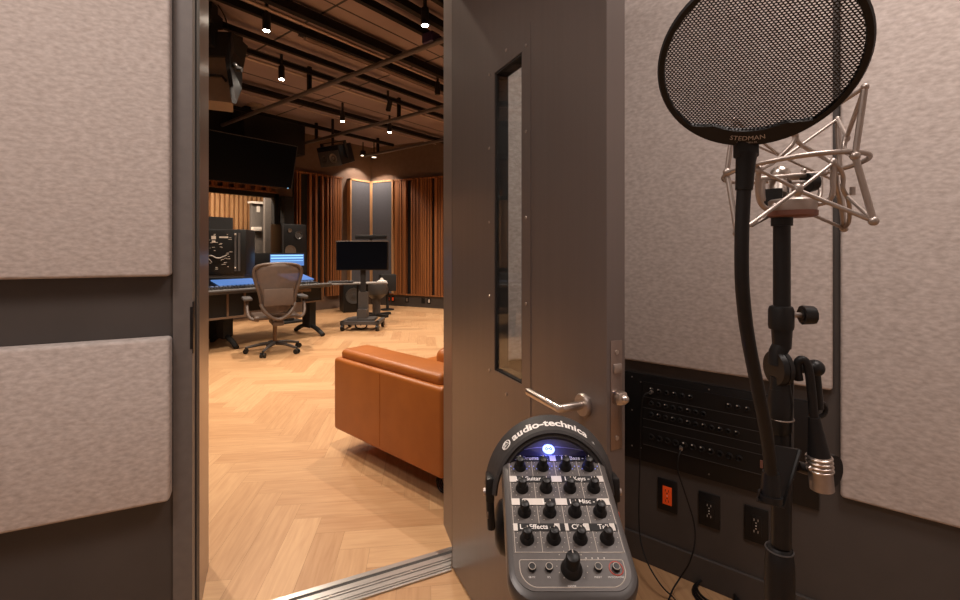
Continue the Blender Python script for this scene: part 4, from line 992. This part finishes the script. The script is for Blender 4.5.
# ------------------------------------------------------------------ SLAT WALLS
ZS0, ZS1 = 0.28, 2.82
def slats(name, m, spec, y0, y1, label, z0=ZS0, z1=ZS1, back=None, L0=0, L1=1, mt='slat'):
    t = thing(name, label, 'slat panel', m=m)
    obj('backing', B().box((L0, y1-0.01, z0), (L1, y1, z1)), M['blackmatte'], t, smooth=False)
    b = B()
    for x, w_ in spec: b.box((x, y0, z0), (x+w_, y1-0.01, z1-0.03))
    obj('slats', b, M[mt], t, smooth=False)
    obj('top_rail', B().box((L0, y0-0.01, z1-0.03), (L1, y1, z1)), M[mt], t, smooth=False)
    return t
# right wall: x along wall from the corner
def swx(px):
    u = (px-480)/F; d = RT*u+FW; n = Vector((dirR.y, -dirR.x, 0)).normalized(); c0 = Vector((CORN[0], CORN[1], 0)); t = c0.dot(n)/d.dot(n); q = d*t-c0; return q.dot(dirR.normalized())
spec = []
for a, c in ((394.5, 399.2), (399.6, 401.2), (402.2, 405.8), (410.8, 412.4), (413, 415.2), (416.0, 418.0), (418.4, 419.8), (420.3, 421.9), (422.4, 424), (424.4, 426.4), (426.9, 429), (429.5, 431), (434.5, 437), (437.6, 439.6), (440.2, 442.4), (443, 447), (450, 455), (456, 462)):
    spec.append((swx(a), swx(c)-swx(a)))
x = swx(462)+0.05; rr = random.Random(5)
while x < LR-0.3:
    wd = rr.choice([0.06, 0.09, 0.13]); spec.append((x, wd)); x += wd+rr.choice([0.012, 0.02, 0.12])
slats('slat_wall_panel', RM, spec, 0.0, 0.09, 'orange wooden slat wall with dark gaps to the right of the corner panels', L0=swx(393.8), L1=LR-0.2)
# window wall, y = 8.42 : slats from px 295 to 342
def lx(px): return PY(px, 200, 8.42).x
spec = [(lx(a), lx(c)-lx(a)) for a, c in ((296, 297.2), (299, 300.4), (309, 311.4), (315, 317.2), (321.8, 323.4), (327.0, 328.2), (330, 331.6), (332.2, 334), (334.6, 336.4), (337.0, 338.8), (339.2, 341))]
slats('slat_wall_panel', Matrix.Identity(4), spec, 8.40, 8.50, 'orange wooden slats widely spaced on black between window and corner panels', L0=lx(294.5), L1=lx(342))
# corner fabric panels
def fpanel(m, x0, x1, y0, y1, label):
    t = thing('corner_acoustic_panel', label, 'acoustic panel', m=m)
    obj('fabric', B().box((x0+0.035, y0+0.01, ZS0), (x1-0.035, y1, ZS1-0.03)), M['panelblue'], t, smooth=False)
    obj('wood_frame', B().box((x0, y0, ZS0), (x0+0.035, y1, ZS1)).box((x1-0.035, y0, ZS0), (x1, y1, ZS1)).box((x0, y0, ZS1-0.035), (x1, y1, ZS1)), M['slatlight'], t, smooth=False)
fpanel(Matrix.Identity(4), lx(349.2), 6.655, 8.38, 8.50, 'slate grey fabric panel with pale wood edge left of the room corner')
fpanel(RM, 0.035, swx(393.5), -0.03, 0.09, 'slate grey fabric panel with pale wood edge right of the room corner')
# wainscot under right wall
wn = thing('baseboard_far', None, None, m=RM); wn['kind'] = 'structure'
obj('wainscot', B().box((0, 0.03, 0), (LR-.2, 0.09, 0.25)), M['wallpaint'], wn, smooth=False)
obj('ledge', B().box((0, 0.0, 0.25), (LR-.2, 0.09, 0.28)), M['slat'], wn, smooth=False)
for i, (px, oc) in enumerate(((388, 'orange'), (392.2, 'orange'), (406.4, 'beige'), (422.5, 'black'), (428.4, 'white'))):
    x = swx(px); py = 297+(px-388)*0.09
    t = thing('wall_outlet', ['orange outlet nearest the corner on the far wainscot', 'second orange outlet from the corner on the far wainscot', 'lone pale outlet in the middle of the far wainscot', 'dark outlet beside the white outlet on the far wainscot', 'white outlet nearest the door on the far wainscot'][i], 'wall outlet', m=RM @ Matrix.Translation((x, 0.03, 0.15)), group='outlets on the far wainscot')
    obj('cover_plate', B().box((-0.045, -0.006, -0.06), (0.045, 0, 0.06)), M['blackmatte'], t); obj('socket_insert', B().box((-0.02, -0.010, -0.035), (0.02, -0.006, 0.035)), M[oc], t)

# dark column right of the window
tag(obj('dark_column', B().box((4.53, 8.30, 0), (PY(294, 200, 8.30).x, 8.48, 2.28)), M['blackmatte'], smooth=False), 'plain black column between the window and the slat wall', 'column')

# ------------------------------------------------------------------ CEILING GRID
ZB = CZ-0.13
def hfor(py, px): return (250-py)/(837-px)/0.787*1.0
def ybeam(m_, z): return RT.x*0+0.787*(z-CH)/m_
grp = 'dark steel channels under the control room ceiling'
k = 0
names = ['nearest the door', 'second from the door', 'third from the door', 'fourth from the door', 'fifth from the door', 'sixth from the door', 'seventh from the door', 'eighth from the door', 'ninth from the door']
for m_, wd, hgt in ((0.62, .05, .05), (0.56, .06, .07), (0.52, .05, .07), (0.436, .07, .09), (0.404, .05, .07), (0.361, .05, .06), (0.334, .05, .05), (0.272, .10, .06), (0.233, .05, .06)):
    y = ybeam(m_, ZB)
    o = tag(obj('ceiling_channel', B().box((-1.4, y-wd/2, ZB), (7.2 if y < 7 else 6.6, y+wd/2, ZB+hgt)), M['beam'], smooth=False), 'dark steel channel across the ceiling, %s' % names[k], 'channel', grp); k += 1
# pale conduits
for n_, (m_, z, r) in enumerate(((0.424, ZB-0.0, 0.016), (0.326, ZB-0.0, 0.018), (0.264, ZB-0.0, 0.010))):
    y = ybeam(m_, z)
    tag(obj('conduit_pipe', B().cyl((-1.4, y, z), (7.0, y, z), r, n=10), M['conduit']), ['pale conduit pipe along the fourth ceiling channel', 'pale conduit pipe along the seventh ceiling channel', 'thin pale conduit pipe along the eighth ceiling channel'][n_], 'pipe')
# cross pipes hung below the channels (along y)
for n_, x in enumerate((3.27, 4.80, 6.25)):
    t = thing('ceiling_cross_pipe', ['nearest grey pipe crossing under the ceiling channels', 'middle grey pipe crossing under the ceiling channels', 'farthest grey pipe crossing near the far wall'][n_], 'pipe', (x, 5, 3.30))
    obj('pipe', B().cyl((x, 1.6, 3.30), (x, 8.2 if n_ < 2 else 8.1, 3.30), 0.028, n=14), M['pipe'], t, world=True)
    for y in (2.9, 5.37, 7.65): obj('drop_hanger', B().box((x-0.022, y-0.022, 3.31), (x+0.022, y+0.022, CZ)), M['beam'], t, world=True, smooth=False)
# linear diffuser
y0 = ybeam(0.415, ZB+0.1)
vt = thing('linear_air_diffuser', 'long slotted air diffuser set between ceiling channels', 'air vent', (3.6, y0, CZ))
xa = PY(300, 30, y0).x; 
b = B()
for k in range(4): b.box((2.75, y0+0.02+k*0.055, CZ-0.06), (5.0, y0+0.028+k*0.055, CZ-0.02))
obj('slot_blades', b, M['conduit'], vt, world=True, smooth=False)
obj('diffuser_body', B().box((2.7, y0+0.0, CZ-0.02), (5.05, y0+0.22, CZ-0.004)), M['blackmatte'], vt, world=True, smooth=False)
# spotlights
def spot_at(px, py, lit, label, z=3.30, tiltx=0, power=60):
    p = P(px, py, F*(z-CH)/(HY-py))
    t = thing('ceiling_spotlight', label, 'spotlight', tuple(p), 0, 'can spotlights on the ceiling channels')
    rm = Matrix.Rotation(tiltx, 4, 'X')
    obj('can', B().lathe([(0.030, 0.004), (0.036, 0.0), (0.036, 0.15), (0.03, 0.16), (0, 0.16)], rm, 18), M['blackmatte'], t)
    obj('track_arm', B().box((-0.012, -0.012, 0.15), (0.012, 0.012, CZ-p.z-0.02)), M['blackmatte'], t)
    if lit:
        obj('bulb', B().cyl((0, 0, -0.002), (0, 0, 0.003), 0.028, n=16), M['lamp'], t)
    else: obj('bulb', B().cyl((0, 0, -0.002), (0, 0, 0.003), 0.028, n=16), M['blackmatte'], t)
    if lit:
        l = bpy.data.lights.new('spot_beam', 'SPOT'); l.energy = power*2.6; l.color = (1, 0.84, 0.68); l.spot_size = math.radians(125); l.spot_blend = 0.9; l.shadow_soft_size = 0.035
        o = bpy.data.objects.new('spot_beam', l); C.objects.link(o); o.location = p+Vector((0, 0, -0.015))
    return p
spot_at(266.5, 31, True, 'lit black can spotlight highest and leftmost in the doorway', power=110)
spot_at(425, 25.5, True, 'lit black can spotlight highest and rightmost by the door edge', power=60)
spot_at(281.5, 79.5, True, 'lit black can spotlight on the left beneath the brightest one', power=120)
spot_at(342.5, 121.5, True, 'small lit can spotlight in the middle of the doorway view', power=70)
spot_at(389.5, 132.5, True, 'small lit can spotlight farthest right in the doorway view', power=70)
spot_at(388, 111, False, 'unlit tilted can spotlight hanging mid ceiling', tiltx=0.35)
spot_at(437.5, 94.5, False, 'unlit can spotlight close to the open door edge')
for n_, (x, y, pw) in enumerate(((1.62, 2.05, 78), (5.6, 2.9, 120), (0.9, 3.9, 85), (7.0, 5.2, 140), (0.4, 5.6, 70))):  # unseen cans added to light the control room; sofa one placed by its shadow
    t = thing('ceiling_spotlight', ['unseen lit can spotlight above the near arm of the sofa', 'added unseen can spotlight between sofa and right slat wall', 'added unseen can spotlight just inside the doorway', 'added unseen can spotlight near the right slat wall', 'added unseen can spotlight over the left end of the console'][n_], 'spotlight', (x, y, 3.3), 0, 'can spotlights on the ceiling channels')
    obj('can', B().lathe([(0.030, 0.004), (0.036, 0.0), (0.036, 0.15), (0.03, 0.16), (0, 0.16)], None, 18), M['blackmatte'], t)
    obj('track_arm', B().box((-0.012, -0.012, 0.15), (0.012, 0.012, CZ-3.32)), M['blackmatte'], t)
    obj('bulb', B().cyl((0, 0, -0.002), (0, 0, 0.003), 0.028, n=16), M['lamp'], t)
    l = bpy.data.lights.new('spot_beam', 'SPOT'); l.energy = pw*2.6; l.color = (1, 0.84, 0.68); l.spot_size = math.radians(125); l.spot_blend = 0.9; l.shadow_soft_size = 0.035
    o = bpy.data.objects.new('spot_beam', l); C.objects.link(o); o.location = (x, y, 3.28)
# accent spots near the corner, lighting the upper wall
for n_, (px, py) in enumerate(((363, 155.5), (374, 157.2))):
    t = thing('recessed_downlight', ['left small bright downlight above the corner panels', 'right small bright downlight above the corner panels'][n_], 'downlight', tuple(P(px, py, F*(3.30-CH)/(HY-py))))
    p = P(px, py, 10.0); t.location = p; OM[t] = Matrix.Translation(p)
    obj('housing', B().lathe([(0.05, 0), (0.06, 0.0), (0.06, 0.10), (0, 0.10)]), M['blackmatte'], t)
    obj('bulb', B().cyl((0, 0, -0.006), (0, 0, 0.002), 0.048, n=14), mat('soft_lamp', (1, 1, 1), emit=(1, .8, .6), es=3) if n_ == 0 else bpy.data.materials['soft_lamp'], t)
    obj('stem', B().cyl((0, 0, 0.10), (0, 0, CZ-p.z), 0.012, n=8), M['blackmatte'], t)
    l = bpy.data.lights.new('spot_beam', 'SPOT'); l.energy = 75; l.color = (1, 0.84, 0.72); l.spot_size = math.radians(112); l.spot_blend = 0.3; l.shadow_soft_size = 0.03
    o = bpy.data.objects.new('spot_beam', l); C.objects.link(o); o.location = p+Vector((0, 0, -0.01))

# ------------------------------------------------------------------ BIG HANGING SCREEN
ty = 7.55
a_ = PY(291, 189, ty); tA = PY(296, 149.5, ty-0.0)
TW = 1.41; TH = 0.75
tilt_ = math.radians(-14)
bigM = Matrix.Translation((a_.x, ty, a_.z)) @ Matrix.Rotation(math.radians(0), 4, 'Z') @ Matrix.Rotation(math.radians(16), 4, 'X')
bt = thing('hanging_television', 'large blank wall screen hung from the ceiling above the window', 'television', m=bigM)
obj('housing', B().box((-TW, 0.0, 0), (0.01, 0.05, TH), None, 0.004), M['black'], bt)
obj('screen', B().box((-TW+0.012, -0.002, 0.012), (-0.004, 0, TH-0.012)), M['screenoff'], bt, smooth=False)
obj('bezel_strip', B().box((-TW, -0.003, TH-0.010), (0.01, 0.0, TH)).box((0.0, -0.003, 0), (0.01, 0.0, TH)), M['consolegrey'], bt, smooth=False)
obj('standby_light', B().sph((-0.06, -0.004, 0.008), 0.008, 6), M['screencyan'], bt)
obj('ceiling_bracket', B().box((a_.x-0.75, ty+0.10, 2.9), (a_.x-0.65, ty+0.2, CZ)).box((a_.x-0.9, ty+0.0, 2.75), (a_.x-0.5, ty+0.2, 2.9)), M['blackmatte'], bt, world=True, smooth=False)
tag(obj('ceiling_soffit', B().box((-1.4, 7.95, 3.05), (4.75, 8.5, CZ)), M['blackmatte'], smooth=False), 'black soffit box under the ceiling behind the hanging screen', 'soffit')

# ------------------------------------------------------------------ HANGING SPEAKERS
c_ = P(330, 158, 8.1)
hs = thing('hanging_loudspeaker', 'black two-driver loudspeaker hung from the ceiling beside the big screen', 'loudspeaker', tuple(c_))
HM = Matrix.Translation(c_) @ frame_m((0, 0, 0), RT, RT.cross(UP)) @ Matrix.Rotation(math.radians(-28), 4, 'Y') @ Matrix.Rotation(math.radians(20), 4, 'X')
obj('cabinet', B().box((-0.27, -0.14, -0.34), (0.25, 0.20, 0.0), HM, 0.012), M['black'], hs, world=True)
obj('front_baffle', B().box((-0.26, -0.15, 0.0), (0.24, 0.12, 0.012), HM, 0.004), M['consolegrey'], hs, world=True)
for x, r in ((-0.13, 0.075), (0.09, 0.082)):
    obj('driver', B().lathe([(r, 0.012), (r, 0.024), (r*0.85, 0.024), (r*0.4, 0.0), (r*.35, 0.02), (0, 0.028)], HM @ Matrix.Translation((x, -0.01, 0)), 24), M['silver'] if x > 0 else M['cone'], hs, world=True)
obj('yoke', B().box((-0.30, -0.06, -0.20), (-0.28, 0.26, -0.14), HM).box((0.26, -0.06, -0.20), (0.28, 0.26, -0.14), HM).box((-0.30, 0.24, -0.20), (0.28, 0.26, -0.14), HM), M['blackmatte'], hs, world=True, smooth=False)
obj('drop_pipe', B().cyl(c_+Vector((0, 0, 0.2))+FW*.15, Vector((c_.x, c_.y, CZ))+FW*.15, 0.025, n=10), M['blackmatte'], hs, world=True)

c_ = P(222, 70, 4.4)
hl = thing('hanging_loudspeaker', 'large loudspeaker with pale side hung high beside the left door jamb', 'loudspeaker', tuple(c_))
LM = Matrix.Translation(c_) @ frame_m((0, 0, 0), RT, RT.cross(UP))
def lp_(px, py, Z=4.4): return P(px, py, Z)
q0 = [lp_(180, 56), lp_(225, 55), lp_(233, 103), lp_(180, 97)]; q1 = [p+FW*0.30-RT*.16 for p in q0]
obj('cabinet', B().hexa(q0, q1), M['beige'], hl, world=True, smooth=False)
q0 = [lp_(180, 30, 4.36), lp_(232, 32, 4.36), lp_(227, 56, 4.36), lp_(180, 55, 4.36)]; q1 = [p+FW*0.30 for p in q0]
obj('bracket_box', B().hexa(q0, q1), M['blackmatte'], hl, world=True, smooth=False)
q0 = [lp_(228, 32, 4.35), lp_(239, 36, 4.6), lp_(238, 88, 4.6), lp_(232, 103, 4.38), lp_(225, 60, 4.35)]; q1 = [p+RT*0.03+FW*.02 for p in q0]
obj('front_grille', B().hexa(q0, q1), M['blackmetal'], hl, world=True, smooth=False)
obj('bracket_knob', B().sph(lp_(235, 66, 4.34), 0.03, 8).cyl(lp_(238, 69, 4.34), lp_(242, 70, 4.34), 0.03, 0.02, 10).tube([lp_(205, 75, 4.38), lp_(222, 76, 4.38), lp_(226, 81, 4.38)], 0.014, 8), M['blackmetal'], hl, world=True)
obj('clamp_block', B().box((-0.30, 0.41, -0.05), (-0.02, 0.52, 0.15), LM).box((-0.14, 0.2, 0.0), (-0.04, CZ-c_.z-0.02, 0.10), LM), M['blackmatte'], hl, world=True, smooth=False)
obj('rigging_cable', B().tube([lp_(218, 5, 4.38), lp_(224, 14, 4.38), lp_(228, 27, 4.38), lp_(229, 33, 4.38)], 0.006, 6, smooth=2), M['blackmatte'], hl, world=True)
# purple clamp on pipe
tag(obj('pipe_clamp', B().box((-0.06, -0.07, -0.05), (0.06, 0.07, 0.05), Matrix.Translation(PX(431, 39, 3.27)) , 0.01), M['purple']), 'small purple clamp on the nearest cross pipe near the door edge', 'clamp')
# smoke detector
p = P(256, 105, F*(CZ-CH)/(HY-105)); p.z = CZ
tag(obj('smoke_detector', B().lathe([(0, -0.04), (0.09, -0.035), (0.13, -0.01), (0.13, 0), (0, 0)], Matrix.Translation(p)), M['beige']), 'round pale ceiling device above the big hanging screen', 'smoke detector')
# booth ceiling lamp housing (above the camera)
for n_, (x, y, h) in enumerate(((0.85, -0.35, 0.32), (-0.45, 0.75, 0.27))):
    bl = thing('booth_ceiling_lamp', ['square flat booth ceiling lamp nearer the right wall', 'square flat booth ceiling lamp nearer the door wall'][n_], 'ceiling lamp', (x, y, BZ))
    obj('housing', B().box((-h, -h, -0.03), (h, h, 0.0)), M['white'], bl)
